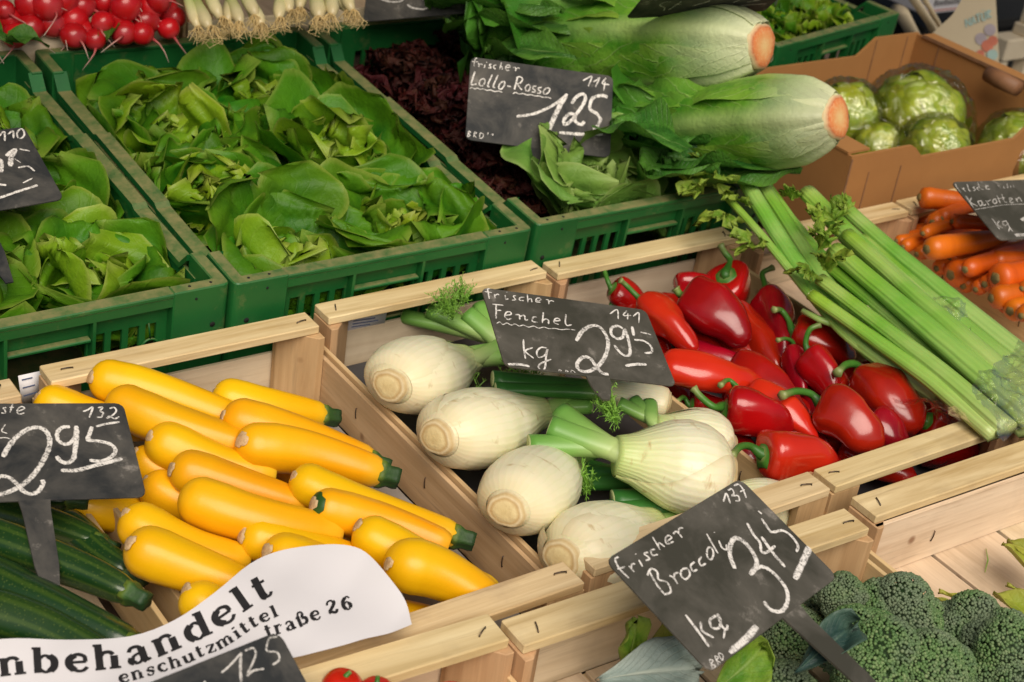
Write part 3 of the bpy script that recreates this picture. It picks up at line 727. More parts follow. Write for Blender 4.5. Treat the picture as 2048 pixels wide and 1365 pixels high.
# strokes: (width, [points]) in enlarged-photo units; each sign has (origin, scale)
TXT = {
'lollo': ((920, 100), 6.203, [
 (16, [(215, 105), (190, 110), (180, 150), (172, 205)]), (15, [(145, 145), (225, 150)]), (15, [(230, 165), (235, 215)]), (14, [(235, 190), (255, 175), (280, 188)]),
 (15, [(310, 185), (300, 228)]), (16, [(330, 152), (333, 160)]), (14, [(390, 180), (365, 185), (375, 205), (385, 225), (350, 225)]),
 (14, [(450, 190), (425, 195), (415, 220), (442, 240)]), (15, [(515, 160), (490, 245)]), (14, [(492, 225), (515, 210), (525, 247)]),
 (14, [(570, 222), (620, 215), (610, 190), (580, 195), (565, 225), (580, 255), (612, 255)]), (15, [(655, 220), (690, 225), (690, 265)]), (14, [(690, 240), (720, 225), (742, 236)]),
 (20, [(185, 270), (160, 350), (140, 430), (205, 425)]), (18, [(270, 365), (240, 400), (245, 440), (280, 445), (310, 400), (300, 365), (270, 365)]),
 (19, [(400, 310), (350, 420), (345, 455), (365, 460)]), (19, [(470, 315), (420, 430), (415, 465), (435, 470)]),
 (18, [(530, 395), (490, 430), (480, 475), (510, 490), (545, 450), (555, 405), (530, 395)]), (20, [(585, 450), (630, 460)]),
 (20, [(715, 340), (690, 430), (675, 495)]), (18, [(695, 350), (740, 335), (775, 365), (750, 410), (705, 425)]), (18, [(710, 425), (740, 470), (770, 500)]),
 (16, [(840, 435), (810, 470), (820, 510), (850, 510), (870, 470), (860, 440), (840, 435)]), (15, [(945, 455), (910, 455), (905, 485), (930, 505), (925, 525), (890, 525)]),
 (15, [(1015, 470), (975, 475), (975, 500), (1000, 520), (990, 540), (955, 540)]), (17, [(1080, 475), (1045, 500), (1035, 540), (1070, 550), (1105, 520), (1110, 485), (1080, 475)]),
 (13, [(120, 482), (150, 470), (180, 487), (215, 478), (250, 492), (290, 488), (330, 505), (380, 502), (430, 520), (480, 515), (525, 530)]),
 (13, [(655, 545), (690, 532), (730, 550), (780, 545), (830, 562), (880, 560), (930, 575), (980, 575), (1030, 592), (1080, 592), (1130, 606)]),
 (18, [(1525, 385), (1570, 360), (1635, 335), (1590, 455)]), (18, [(1650, 400), (1690, 380), (1730, 350), (1680, 465)]), (19, [(1810, 350), (1765, 420), (1850, 435)]), (19, [(1800, 400), (1780, 510)]),
 (36, [(700, 830), (900, 800), (1100, 720), (1240, 630), (1330, 550)]), (58, [(1315, 570), (1240, 690), (1150, 880), (1080, 1050)]),
 (42, [(1385, 670), (1440, 590), (1520, 550), (1555, 600), (1520, 690), (1450, 790), (1380, 880), (1300, 930), (1290, 870), (1350, 800), (1420, 810), (1430, 890), (1500, 930), (1545, 890)]),
 (42, [(1830, 590), (1760, 570), (1650, 600), (1610, 690), (1620, 750), (1700, 800), (1740, 870), (1700, 950), (1650, 990)]), (40, [(1230, 1030), (1500, 1050), (1770, 1050)]),
 (9, [(105, 1010), (90, 1085)]), (9, [(105, 1010), (130, 1025), (105, 1045), (125, 1065), (92, 1085)]), (9, [(180, 1020), (165, 1090)]), (9, [(180, 1020), (205, 1035), (175, 1055), (200, 1095)]),
 (9, [(250, 1030), (238, 1100)]), (9, [(250, 1030), (290, 1055), (275, 1095), (238, 1103)]), (8, [(350, 1025), (340, 1060)]), (8, [(385, 1055), (410, 1050), (400, 1070)])]),
'fenchel': ((950, 560), 4.876, [
 (15, [(150, 80), (125, 90), (130, 130), (140, 185)]), (14, [(95, 115), (165, 125)]), (14, [(190, 140), (195, 180)]), (13, [(193, 155), (220, 140), (235, 150)]),
 (14, [(295, 150), (300, 190), (325, 185)]), (14, [(308, 120), (312, 124)]), (13, [(400, 155), (375, 160), (385, 180), (395, 195), (360, 200)]), (13, [(480, 170), (440, 175), (435, 200), (475, 205)]),
 (14, [(510, 145), (515, 220)]), (13, [(515, 195), (545, 185), (555, 220)]), (13, [(600, 205), (640, 200), (630, 180), (600, 185), (595, 215), (640, 220)]), (14, [(690, 195), (715, 200), (720, 240)]), (13, [(718, 215), (745, 205), (770, 215)]),
 (18, [(205, 245), (205, 380)]), (18, [(170, 240), (275, 250)]), (17, [(205, 300), (255, 300)]), (16, [(295, 350), (350, 340), (340, 315), (305, 320), (290, 360), (320, 390), (355, 380)]),
 (17, [(390, 345), (430, 345), (435, 390)]), (16, [(435, 360), (480, 350), (490, 395), (515, 390)]), (16, [(600, 365), (565, 370), (560, 410), (610, 415)]), (17, [(665, 320), (655, 425)]), (16, [(657, 400), (690, 385), (715, 400), (715, 435)]),
 (16, [(775, 405), (825, 400), (810, 380), (780, 385), (770, 420), (815, 440)]), (17, [(885, 340), (880, 420), (900, 450), (940, 440)]),
 (11, [(210, 430), (240, 415), (270, 440), (310, 425), (350, 445), (390, 435), (430, 455), (470, 445), (520, 465), (570, 455), (620, 475), (670, 465), (720, 480), (780, 478), (840, 490), (900, 485), (980, 494)]),
 (16, [(1315, 335), (1385, 295), (1395, 385)]), (16, [(1480, 305), (1445, 350), (1520, 350)]), (16, [(1490, 330), (1485, 390)]), (16, [(1540, 360), (1595, 325), (1595, 425)]),
 (19, [(470, 585), (475, 680), (490, 775)]), (18, [(560, 665), (490, 700), (570, 770)]), (18, [(700, 670), (640, 665), (600, 710), (620, 760), (680, 740), (705, 680), (690, 760), (680, 860), (650, 890), (615, 850), (650, 815), (740, 780)]),
 (40, [(985, 600), (1050, 500), (1150, 450), (1230, 480), (1290, 580), (1290, 680), (1250, 780), (1180, 860), (1090, 900), (1010, 880), (995, 820), (1050, 760), (1120, 770), (1180, 850), (1240, 915), (1300, 925)]),
 (34, [(1440, 480), (1390, 455), (1330, 475), (1330, 540), (1390, 580), (1440, 560), (1460, 490), (1490, 580), (1510, 680), (1500, 740), (1450, 740), (1400, 700), (1355, 640)]),
 (34, [(1530, 460), (1545, 550)]), (22, [(1610, 515), (1715, 540)]), (28, [(1550, 590), (1640, 600), (1710, 650), (1720, 710), (1650, 720)]), (36, [(1465, 845), (1560, 830), (1670, 830)]), (32, [(320, 830), (430, 830), (530, 850)]),
 (7, [(815, 880), (820, 930)]), (7, [(815, 880), (840, 890), (820, 905), (845, 920), (820, 932)]), (7, [(880, 885), (880, 935)]), (7, [(880, 885), (905, 900), (882, 910), (910, 935)]), (7, [(935, 885), (930, 938)]), (7, [(935, 885), (970, 905), (960, 935), (930, 938)])]),
'broccoli': ((1200, 950), 3.29, [
 (14, [(120, 540), (100, 560), (130, 620), (190, 680)]), (13, [(115, 620), (165, 605)]), (13, [(190, 600), (225, 640)]), (12, [(205, 615), (210, 590), (230, 585)]), (13, [(255, 560), (280, 605)]), (13, [(233, 520), (237, 524)]),
 (12, [(315, 510), (290, 520), (315, 540), (325, 555), (300, 565)]), (12, [(360, 490), (335, 500), (345, 530), (380, 525)]), (13, [(345, 410), (395, 495)]), (12, [(380, 470), (390, 450), (425, 475)]),
 (12, [(440, 440), (470, 415), (450, 400), (430, 420), (440, 455), (485, 440)]), (13, [(480, 390), (505, 375), (540, 415)]), (12, [(515, 390), (520, 355), (545, 350)]),
 (15, [(325, 640), (370, 720), (420, 785)]), (15, [(310, 665), (335, 620), (375, 640), (385, 690), (440, 710), (465, 770), (420, 790)]), (15, [(455, 665), (485, 680), (510, 720)]), (14, [(485, 690), (490, 655), (515, 645)]),
 (14, [(540, 625), (530, 660), (560, 690), (590, 660), (575, 620), (540, 625)]), (14, [(620, 575), (595, 600), (610, 635), (640, 625)]), (14, [(665, 540), (650, 570), (665, 600), (695, 585)]), (14, [(705, 490), (705, 540), (730, 560), (745, 520), (730, 480), (705, 490)]),
 (14, [(700, 390), (745, 470), (775, 520)]), (14, [(780, 435), (800, 480), (830, 495), (830, 460)]), (13, [(748, 380), (753, 384)]),
 (14, [(810, 180), (830, 125), (855, 190)]), (13, [(840, 105), (865, 95), (880, 125), (865, 140), (905, 140), (915, 170), (890, 175)]), (14, [(880, 75), (910, 65), (940, 100), (960, 155)]), (12, [(920, 115), (950, 100)]),
 (34, [(885, 620), (855, 540), (855, 470), (885, 420), (940, 440), (1000, 510), (1030, 590), (985, 660)]), (30, [(985, 660), (1040, 610), (1100, 620), (1170, 680), (1225, 760), (1230, 840), (1190, 900), (1120, 890), (1075, 835)]),
 (22, [(965, 320), (1010, 400), (1050, 450), (1060, 510), (1100, 510), (1150, 470)]), (26, [(1060, 410), (1130, 510), (1215, 610)]), (22, [(1060, 290), (1100, 350), (1130, 380), (1200, 370), (1260, 410), (1300, 470), (1290, 510)]), (16, [(1038, 240), (1062, 262)]),
 (48, [(1375, 480), (1340, 560), (1280, 690)]), (20, [(560, 925), (640, 1030), (715, 1135)]), (18, [(660, 970), (670, 1030), (745, 1075)]), (18, [(760, 930), (720, 960), (735, 1010), (780, 1010), (790, 960), (770, 920), (800, 1000), (830, 1020), (835, 990)]), (15, [(820, 1020), (810, 1080)]),
 (44, [(1030, 1000), (950, 1090), (850, 1175)]),
 (7, [(715, 1220), (740, 1290)]), (7, [(715, 1220), (740, 1225), (730, 1250), (755, 1260), (740, 1290)]), (7, [(750, 1195), (775, 1255)]), (7, [(750, 1195), (775, 1205), (765, 1225), (790, 1240)]), (7, [(775, 1180), (800, 1225), (805, 1190), (775, 1180)])]),
'z132': ((0, 790), 5.933, [
 (19, [(75, 150), (40, 160), (60, 185), (60, 215), (15, 215)]), (19, [(150, 105), (120, 210)]), (17, [(110, 150), (165, 150)]), (18, [(200, 200), (290, 165), (260, 140), (220, 160), (200, 200), (230, 230), (290, 215)]),
 (24, [(985, 200), (1040, 180), (1100, 150), (1060, 270)]), (22, [(1160, 155), (1215, 150), (1190, 195), (1225, 215), (1200, 265), (1145, 265)]), (22, [(1300, 165), (1350, 150), (1380, 190), (1340, 240), (1270, 280), (1300, 255), (1360, 285), (1415, 260)]),
 (14, [(65, 350), (20, 430), (85, 460)]), (13, [(-60, 520), (60, 510), (120, 525)]), (20, [(-160, 150), (-200, 165), (-175, 190), (-190, 215), (-225, 210)]), (18, [(-90, 190), (-30, 170), (-50, 145), (-90, 165), (-90, 210), (-40, 220)]),
 (58, [(35, 740), (100, 620), (200, 500), (330, 410), (460, 390), (550, 440), (590, 540), (570, 660), (490, 820), (390, 960), (280, 1060), (160, 1130), (0, 1185), (-80, 1150), (-90, 1050), (0, 965)]), (52, [(0, 965), (100, 980), (200, 1060), (270, 1140), (360, 1180), (450, 1150), (510, 1060), (500, 1010)]),
 (50, [(830, 380), (740, 390), (680, 450), (690, 540), (770, 590), (850, 560), (900, 470), (905, 370)]), (56, [(905, 370), (910, 500), (890, 650), (870, 760), (800, 810), (720, 790), (670, 730)]),
 (48, [(1090, 380), (1060, 470), (1030, 540)]), (34, [(1140, 380), (1250, 350), (1420, 325)]), (50, [(1020, 540), (1180, 555), (1310, 590), (1370, 660), (1320, 740), (1200, 790), (1060, 780)]), (55, [(720, 900), (900, 900), (1100, 850), (1300, 800), (1450, 760)])]),
's125': ((0, 1100), 2.438, [(11, [(1080, 600), (1125, 560), (1175, 503)]), (14, [(1176, 500), (1172, 570), (1176, 645)]), (11, [(1195, 492), (1235, 480), (1245, 520), (1205, 612), (1235, 590), (1288, 580)]), (11, [(1310, 435), (1300, 490), (1350, 500), (1362, 535), (1330, 562)]), (10, [(1310, 430), (1352, 424)]),
 (14, [(700, 760), (800, 700), (860, 740), (790, 860), (930, 800)]), (14, [(1000, 640), (960, 760), (1040, 720)])]),
's110': ((0, 240), 7.186, [(26, [(-20, 240), (60, 170), (70, 305)]), (26, [(115, 210), (185, 160), (195, 265)]), (26, [(290, 135), (245, 190), (260, 255), (310, 265), (350, 210), (330, 145), (290, 135)]),
 (66, [(90, 520), (220, 430), (160, 550), (150, 670)]), (28, [(280, 420), (430, 450)]), (50, [(-60, 560), (20, 600), (20, 760)]), (38, [(-60, 900), (0, 930), (90, 940)]), (38, [(-200, 1180), (0, 1120), (200, 1050), (420, 980), (540, 940)]), (28, [(260, 690), (400, 670), (500, 740)]), (16, [(210, 560), (300, 620)]), (24, [(330, 910), (470, 840)]), (60, [(-300, 500), (-200, 640), (-280, 900)])]),
'karotten': ((1890, 350), 9.1, [(20, [(190, 165), (220, 240), (285, 320)]), (18, [(195, 260), (240, 235)]), (18, [(305, 240), (320, 250), (375, 305)]), (18, [(330, 260), (350, 240)]), (18, [(400, 170), (440, 290), (465, 290)]), (18, [(540, 220), (510, 235), (550, 270), (520, 295)]), (18, [(610, 230), (580, 250), (620, 285)]), (18, [(590, 140), (640, 250), (700, 270)]), (18, [(740, 225), (785, 200), (740, 195), (755, 255), (820, 265)]),
 (14, [(960, 190), (1010, 240)]), (14, [(1070, 210), (1060, 240), (1095, 240)]), (14, [(1130, 160), (1140, 250)]), (14, [(1190, 200), (1200, 240)]), (14, [(1240, 190), (1250, 235)]),
 (26, [(380, 390), (450, 500), (515, 600)]), (24, [(480, 420), (460, 500), (595, 575)]), (22, [(650, 480), (600, 490), (640, 570), (680, 520), (650, 470), (700, 560), (740, 540)]), (22, [(740, 470), (800, 560)]), (20, [(770, 490), (830, 460)]), (22, [(890, 450), (865, 490), (900, 530), (940, 500), (920, 450), (890, 450)]), (20, [(935, 370), (1010, 530)]), (20, [(1030, 360), (1080, 490), (1130, 510)]), (16, [(960, 440), (1090, 420)]), (20, [(1180, 480), (1220, 440), (1170, 430), (1190, 510), (1250, 505)]), (20, [(1280, 430), (1320, 500)]), (20, [(1300, 460), (1350, 420), (1400, 500)]), (12, [(540, 640), (830, 590), (1100, 550), (1390, 540), (1800, 520)]),
 (24, [(850, 800), (920, 890), (990, 1000)]), (22, [(980, 850), (950, 910), (1050, 980)]), (22, [(1100, 840), (1045, 870), (1080, 930), (1140, 900), (1100, 840), (1170, 960), (1150, 1040)]), (20, [(1170, 960), (1230, 1040)]), (60, [(1390, 835), (1440, 800), (1560, 760), (1600, 900), (1480, 1060)]), (70, [(1275, 1110), (1360, 1100), (1600, 1090)])]),
'rom': ((1240, 0), 6.4, [(14, [(660, 30), (580, 30), (510, 70), (570, 100), (560, 140)]), (14, [(785, 20), (700, 80), (620, 130)]), (12, [(700, 60), (790, 60)]), (20, [(925, 80), (1100, 30), (1150, 10)]), (20, [(1450, 35), (1530, 0)]), (20, [(1620, 30), (1800, 0)]), (22, [(1530, 75), (1700, 60), (1880, 50)]), (12, [(340, 25), (420, 0)]), (12, [(430, 10), (490, 0)])]),
's85': ((350, 0), 3.724, [(16, [(1480, -60), (1530, -10), (1610, 15), (1690, 5), (1720, -60)]), (16, [(1760, -40), (1840, -10), (1890, 20), (1900, 50), (1850, 70), (1770, 60), (1730, 35)])]),
}

def price_sign(key, label, slate='slate', stake=.11, opacity=1.0, stake_x=0.0, stake_tilt=0.0):
    c, r = SIGNS[key]
    from mathutils import Euler
    R3 = Euler(r, 'XYZ').to_matrix()
    t = thing('price_sign', label, 'sign', c, R3, 'chalk price signs')
    w, h, th, rad = SIGN_W / 2, SIGN_H / 2, .0011, .008
    poly = []
    for cx, cz, a0 in ((w - rad, h - rad, 0), (-w + rad, h - rad, 90), (-w + rad, -h + rad, 180), (w - rad, -h + rad, 270)):
        for a in (0, 30, 60, 90):
            q = math.radians(a0 + a); poly.append((cx + rad * math.cos(q), cz + rad * math.sin(q)))
    MB().prism(poly, -th, th, 'y').build('board', M[slate], t, .0004)
    if stake:
        sp = [(stake_x - .0135, -h + .0005), (stake_x - .012, -h - .012), (stake_x - .010 + stake_tilt * .5, -h - stake * .6), (stake_x - .004 + stake_tilt, -h - stake), (stake_x + .004 + stake_tilt, -h - stake), (stake_x + .010 + stake_tilt * .5, -h - stake * .6), (stake_x + .012, -h - .012), (stake_x + .0135, -h + .0005)]
        MB().prism(sp[::-1], -th * .9, th * .9, 'y').build('stake', M[slate], t)
    # chalk strokes: photo pixels carried onto the plane of the board
    (ou, ov), sc, strokes = TXT[key]
    n = R3 @ Vector((0, -1, 0)); c3 = Vector(c) + n * (th + .0003)
    Ri = R3.transposed(); parts = []; rr = random.Random(key)
    for k, (wd, pts) in enumerate(strokes):
        closed = len(pts) > 3 and pts[0] == pts[-1]
        path = catmull(pts, 6, closed)
        loc = []
        for (u, v) in path:
            d = ray(ou + u / sc, ov + v / sc)
            hit = CAM_POS + d * ((c3 - CAM_POS).dot(n) / d.dot(n))
            l = Ri @ (hit - Vector(c)); loc.append((l.x, l.z))
        loc = np.array(loc); m = len(loc)
        dist = ((c3 - CAM_POS).length) / FOC
        hw = wd / sc * dist / 2 * 1.12
        tn = np.gradient(loc, axis=0); tn /= np.linalg.norm(tn, axis=1)[:, None] + 1e-9
        nr = np.stack([-tn[:, 1], tn[:, 0]], -1)
        ww = hw * (1 + .16 * np.array([math.sin(i * 1.9 + k) * .5 + rr.uniform(-.6, .6) for i in range(m)]))
        ww[0] *= .7; ww[-1] *= .6
        cols = [(-1, 1.0), (-.55, .45), (0, 0), (.55, .45), (1, 1.0)]
        V = []; E = []
        for sgn, e in cols:
            q = loc + nr * (ww * sgn)[:, None]
            q[:, 0] = np.clip(q[:, 0], -w + .0005, w - .0005); q[:, 1] = np.clip(q[:, 1], -h + .0005, h - .0005)
            V.append(np.stack([q[:, 0], np.full(m, -th - .0003 - .00002 * k), q[:, 1]], -1)); E.append(np.full(m, e))
        V = np.concatenate(V); E = np.concatenate(E); F = []
        for j in range(4):
            a = j * m + np.arange(m - 1); F.append(np.stack([a, a + 1, a + m + 1, a + m], -1))
        parts.append((V, F, {'e': E, 'o': np.full(len(V), opacity)}))
    V, F, A = join(parts)
    obj('lettering', mesh_np('lettering', V, F, A), M['chalk'], t)
    return t
price_sign('lollo', 'slate price sign chalked Lollo-Rosso 1.25 stuck into dark red lettuce', stake=.04)
price_sign('fenchel', 'slate price sign chalked Fenchel kg 2.95 tilted over the fennel', 'slate_warm', stake=.032, stake_x=.006)
price_sign('broccoli', 'slate price sign chalked Broccoli kg 3.45 leaning askew over the broccoli', 'slate_warm', stake=.13, stake_x=.022, stake_tilt=.01)
price_sign('z132', 'slate price sign numbered 132 with price 2.95 above the dark courgettes', stake=.12)
price_sign('s110', 'smudged slate price sign numbered 110 among the lettuces', stake=.10)
price_sign('s125', 'slate price sign numbered 125 standing before the printed paper', stake=.10, opacity=.75)
price_sign('karotten', 'grey-green slate price sign chalked Karotten kg over the carrots', 'slate_warm', stake=.08, opacity=.62)
price_sign('rom', 'black price sign leaning forward above the romaine hearts', stake=.07, opacity=.8)
price_sign('s85', 'slate price sign cut by the picture edge beside the spring onions', stake=0, opacity=.8)

# ------------------------------------------------------------------ printed paper strip over the courgettes
def paper_h(x, y):
    """height of the draped paper"""
    return .024 + .006 * math.sin(9 * x + 1.0) * math.cos(7 * y) + .0022 * math.sin(43 * x + 21 * y) + .0015 * abs(math.sin(31 * x - 47 * y)) + .012 * math.exp(-((x - .21) ** 2 + (y - .07) ** 2) / .006) - .02 * max(0, -x - .02)

def on_paper(u, v, lift=0.0):
    z = .024
    for _ in range(12):
        p = P(u, v, z); z = paper_h(p.x, p.y) + lift
    return P(u, v, z)

PTOP = [(-60, 1285), (30, 1277), (140, 1280), (260, 1273), (350, 1240), (430, 1185), (500, 1128), (560, 1102), (640, 1090), (700, 1092), (740, 1112), (790, 1170), (812, 1205), (823, 1247)]
PBOT = [(-60, 1470), (60, 1465), (180, 1450), (300, 1430), (400, 1395), (480, 1350), (540, 1326), (600, 1313), (640, 1303), (690, 1290), (730, 1278), (775, 1268), (805, 1257), (824, 1249)]
pt = thing('paper_notice', 'white printed paper strip draped over the yellow courgettes', 'notice')
top = catmull(PTOP, 4); bot = catmull(PBOT, 4); nt = 12
V = []
for a, b in zip(top, bot):
    for s in np.linspace(0, 1, nt):
        q = a * (1 - s) + b * s; V.append(tuple(on_paper(q[0], q[1])))
nn = len(top); ii = (np.arange(nn - 1)[:, None] * nt + np.arange(nt - 1)[None])
Q = np.stack([ii, ii + nt, ii + nt + 1, ii + 1], -1).reshape(-1, 4)
me = mesh_np('sheet', V, [Q]); so = obj('sheet', me, M['paper'], pt)

SB = lambda x0, x1, y=.05: (.10, [(x0, y), (x1, y)])
GL = {   # bold slab letters, x-height 1
'n': (1.02, [(.24, [(.16, 0), (.16, 1)]), (.15, [(.2, .74), (.36, .95), (.58, .95), (.70, .80)]), (.24, [(.73, .74), (.73, 0)]), SB(-.02, .38), SB(.52, .96), SB(-.04, .18, .95)]),
'm': (1.52, [(.24, [(.16, 0), (.16, 1)]), (.15, [(.2, .74), (.36, .95), (.56, .95), (.67, .80)]), (.24, [(.70, .74), (.70, 0)]), (.15, [(.74, .74), (.90, .95), (1.1, .95), (1.2, .80)]), (.24, [(1.23, .74), (1.23, 0)]), SB(-.02, .38), SB(.52, .9), SB(1.05, 1.46), SB(-.04, .18, .95)]),
'h': (1.02, [(.24, [(.16, 0), (.16, 1.45)]), (.15, [(.2, .74), (.36, .95), (.58, .95), (.70, .80)]), (.24, [(.73, .74), (.73, 0)]), SB(-.02, .38), SB(.52, .96), SB(-.04, .18, 1.4)]),
'b': (.98, [(.24, [(.16, 0), (.16, 1.45)]), (.12, [(.2, .72), (.4, .95), (.62, .90)]), (.25, [(.60, .93), (.78, .70), (.78, .32), (.62, .06)]), (.12, [(.64, .08), (.42, .03), (.22, .22)]), SB(-.04, .18, 1.4)]),
'd': (1.0, [(.24, [(.76, 0), (.76, 1.45)]), (.12, [(.72, .72), (.52, .95), (.34, .92)]), (.25, [(.34, .93), (.14, .70), (.14, .32), (.30, .06)]), (.12, [(.30, .08), (.5, .03), (.7, .22)]), SB(.56, .78, 1.4), SB(.76, 1.0)]),
'e': (.92, [(.12, [(.12, .52), (.78, .54)]), (.14, [(.76, .54), (.72, .84), (.5, .97), (.32, .92)]), (.25, [(.34, .92), (.15, .70), (.15, .36), (.34, .08)]), (.13, [(.32, .10), (.5, .02), (.68, .06), (.82, .24)])]),
'a': (.96, [(.14, [(.14, .76), (.26, .95), (.48, .96), (.62, .84)]), (.24, [(.63, .86), (.65, .4), (.66, .16), (.76, .05)]), (.11, [(.62, .56), (.4, .54), (.22, .42)]), (.22, [(.2, .42), (.14, .24), (.26, .07)]), (.11, [(.26, .06), (.46, .06), (.62, .26)]), (.11, [(.74, .06), (.9, .12)])]),
'l': (.50, [(.24, [(.22, 0), (.22, 1.45)]), SB(.0, .46), SB(.0, .24, 1.4)]),
'i': (.50, [(.24, [(.22, 0), (.22, 1.0)]), SB(.0, .46), SB(.0, .24, .95), (.24, [(.22, 1.28), (.22, 1.46)])]),
't': (.62, [(.24, [(.24, 1.32), (.24, .22), (.34, .06)]), (.11, [(.30, .05), (.48, .05), (.58, .2)]), (.11, [(.02, .94), (.54, .94)])]),
's': (.80, [(.12, [(.68, .72), (.6, .92), (.36, .96), (.2, .84)]), (.22, [(.18, .80), (.24, .62), (.56, .46), (.62, .28)]), (.12, [(.62, .22), (.46, .03), (.22, .06), (.12, .28)]), (.08, [(.70, .66), (.70, .96)]), (.08, [(.1, .04), (.1, .32)])]),
'c': (.86, [(.14, [(.72, .74), (.62, .94), (.44, .97), (.30, .90)]), (.25, [(.32, .92), (.15, .70), (.15, .36), (.34, .08)]), (.13, [(.32, .10), (.5, .02), (.66, .06), (.78, .24)])]),
'u': (1.02, [(.24, [(.18, 1), (.18, .3), (.28, .1)]), (.13, [(.28, .08), (.48, .05), (.68, .28)]), (.24, [(.76, 1), (.76, 0)]), SB(-.02, .2, .95), SB(.56, .78, .95), SB(.76, .98)]),
'z': (.84, [(.11, [(.08, .94), (.74, .94)]), (.22, [(.66, .92), (.16, .08)]), (.11, [(.06, .06), (.76, .06)]), (.09, [(.08, .7), (.08, .98)]), (.09, [(.76, .02), (.76, .32)])]),
'r': (.80, [(.24, [(.18, 0), (.18, 1)]), (.13, [(.22, .66), (.38, .92), (.56, .94)]), (.2, [(.58, .84), (.64, .80)]), SB(.0, .44), SB(-.02, .2, .95)]),
'ß': (1.02, [(.24, [(.2, -.1), (.2, 1.1)]), (.14, [(.22, 1.1), (.36, 1.4), (.6, 1.38), (.70, 1.15)]), (.2, [(.70, 1.15), (.56, .9), (.5, .8)]), (.24, [(.52, .8), (.82, .62), (.84, .3), (.64, .05)]), (.12, [(.62, .06), (.46, .06), (.42, .2)]), SB(-.02, .2, .92)]),
'2': (.98, [(.14, [(.14, 1.0), (.24, 1.3), (.48, 1.4), (.66, 1.3)]), (.24, [(.68, 1.3), (.74, 1.05), (.52, .68), (.2, .28)]), (.2, [(.12, .14), (.36, .2), (.6, .06), (.76, .1), (.84, .34)])]),
'6': (.98, [(.12, [(.74, 1.2), (.58, 1.38), (.4, 1.34)]), (.25, [(.40, 1.32), (.18, .96), (.16, .44), (.34, .07)]), (.12, [(.32, .07), (.52, .02), (.66, .12)]), (.24, [(.68, .16), (.74, .44), (.62, .72)]), (.12, [(.64, .74), (.42, .84), (.24, .6)])]),
'p': (.98, [(.24, [(.16, -.4), (.16, 1)]), (.12, [(.2, .72), (.4, .95), (.62, .90)]), (.25, [(.60, .93), (.78, .70), (.78, .32), (.62, .06)]), (.12, [(.64, .08), (.42, .03), (.22, .22)])]),
}
def paper_text(text, base, xh, xs=1.0, fit=True, track=0.0):
    """letters set along a baseline (photo pixels of the enlarged view: origin (0,1100), scale 2.438)"""
    path = catmull(base, 12); seg = np.linalg.norm(np.diff(path, axis=0), axis=1); S = np.concatenate([[0], np.cumsum(seg)])
    adv = [GL[ch][0] * xs if ch in GL else .6 for ch in text]; tot = 0
    ex = (S[-1] - sum(adv) * xh) / max(1, len(text) - 1) if fit else track
    s = 0; parts = []
    for ch, ad in zip(text, adv):
        if ch in GL:
            mid = s + ad * xh / 2
            p = np.array([np.interp(mid, S, path[:, 0]), np.interp(mid, S, path[:, 1])])
            q0 = np.array([np.interp(mid - 15, S, path[:, 0]), np.interp(mid - 15, S, path[:, 1])]); q1 = np.array([np.interp(mid + 15, S, path[:, 0]), np.interp(mid + 15, S, path[:, 1])])
            tx = (q1 - q0) / np.linalg.norm(q1 - q0); ty = np.array([tx[1], -tx[0]])
            for k, (wd, pts) in enumerate(GL[ch][1]):
                c = catmull(pts, 5) if len(pts) > 2 else np.array(pts, float)
                tn = np.gradient(c, axis=0); tn /= np.linalg.norm(tn, axis=1)[:, None]
                nr = np.stack([-tn[:, 1], tn[:, 0]], -1) * wd / 2 * np.array([1.2, 1.25])
                L = []
                for side in (c + nr, c - nr):
                    for x, y in side:
                        z = p + tx * (x * xs - ad / 2) * xh + ty * y * xh
                        L.append(tuple(on_paper(z[0] / 2.438, 1100 + z[1] / 2.438, .0007 + .00004 * k)))
                m = len(c); a = np.arange(m - 1)
                parts.append((np.array(L), [np.stack([a, a + 1, a + m + 1, a + m], -1)], {'t': np.zeros(2 * m)}))
        s += ad * xh + ex
    V, F, A = join(parts)
    o = obj('lettering', mesh_np('lettering', V, F, A), M['ink'], pt)
    return o
paper_text('nbehandelt', [(5, 617), (130, 604), (300, 594), (400, 592), (600, 572), (745, 532), (905, 466), (1040, 402), (1150, 332), (1235, 272), (1335, 215)], 86, 1.5)
paper_text('enschutzmittel', [(585, 652), (690, 625), (800, 592), (900, 560), (1000, 513), (1070, 487), (1150, 440), (1250, 372), (1362, 320)], 41, 1.4)
paper_text('traße', [(1305, 430), (1350, 413), (1420, 392), (1500, 358), (1570, 333)], 46, 1.22)
paper_text('26', [(1600, 318), (1660, 300), (1728, 285)], 46, 1.3)

# small printed label stuck behind the back slat of the fennel crate
def crate_label(label, corners_px, y, lines):
    """sheet on the front face of a green crate (a plane of constant y)"""
    def hit(u, v):
        d = ray(u, v); return CAM_POS + d * ((y - CAM_POS.y) / d.y)
    t = thing('paper_label', label, 'label')
    c = [hit(*q) for q in corners_px]
    ob = obj('sheet', mesh_np('sheet', [tuple(p) for p in c], [[[0, 1, 2, 3]]], smooth=False), M['paper'], t)
    sm = ob.modifiers.new('thickness', 'SOLIDIFY'); sm.thickness = .0005
    m = MB()
    A, B, Cc, D = [np.array(p) for p in c]
    def bl(s, r): return (A * (1 - s) + B * s) * (1 - r) + (D * (1 - s) + Cc * s) * r
    for i in range(lines):
        r = .12 + .8 * i / lines
        q = [bl(.12, r), bl(.6 + .3 * ((i * 7) % 3) / 3, r), bl(.6 + .3 * ((i * 7) % 3) / 3, r + .045), bl(.12, r + .045)]
        n = len(m.v); m.v += [tuple(p + np.array([0, -.0012, 0])) for p in q]; m.f.append((n, n + 1, n + 2, n + 3))
    m.build('print', M['blue_ink'], t)
    return t
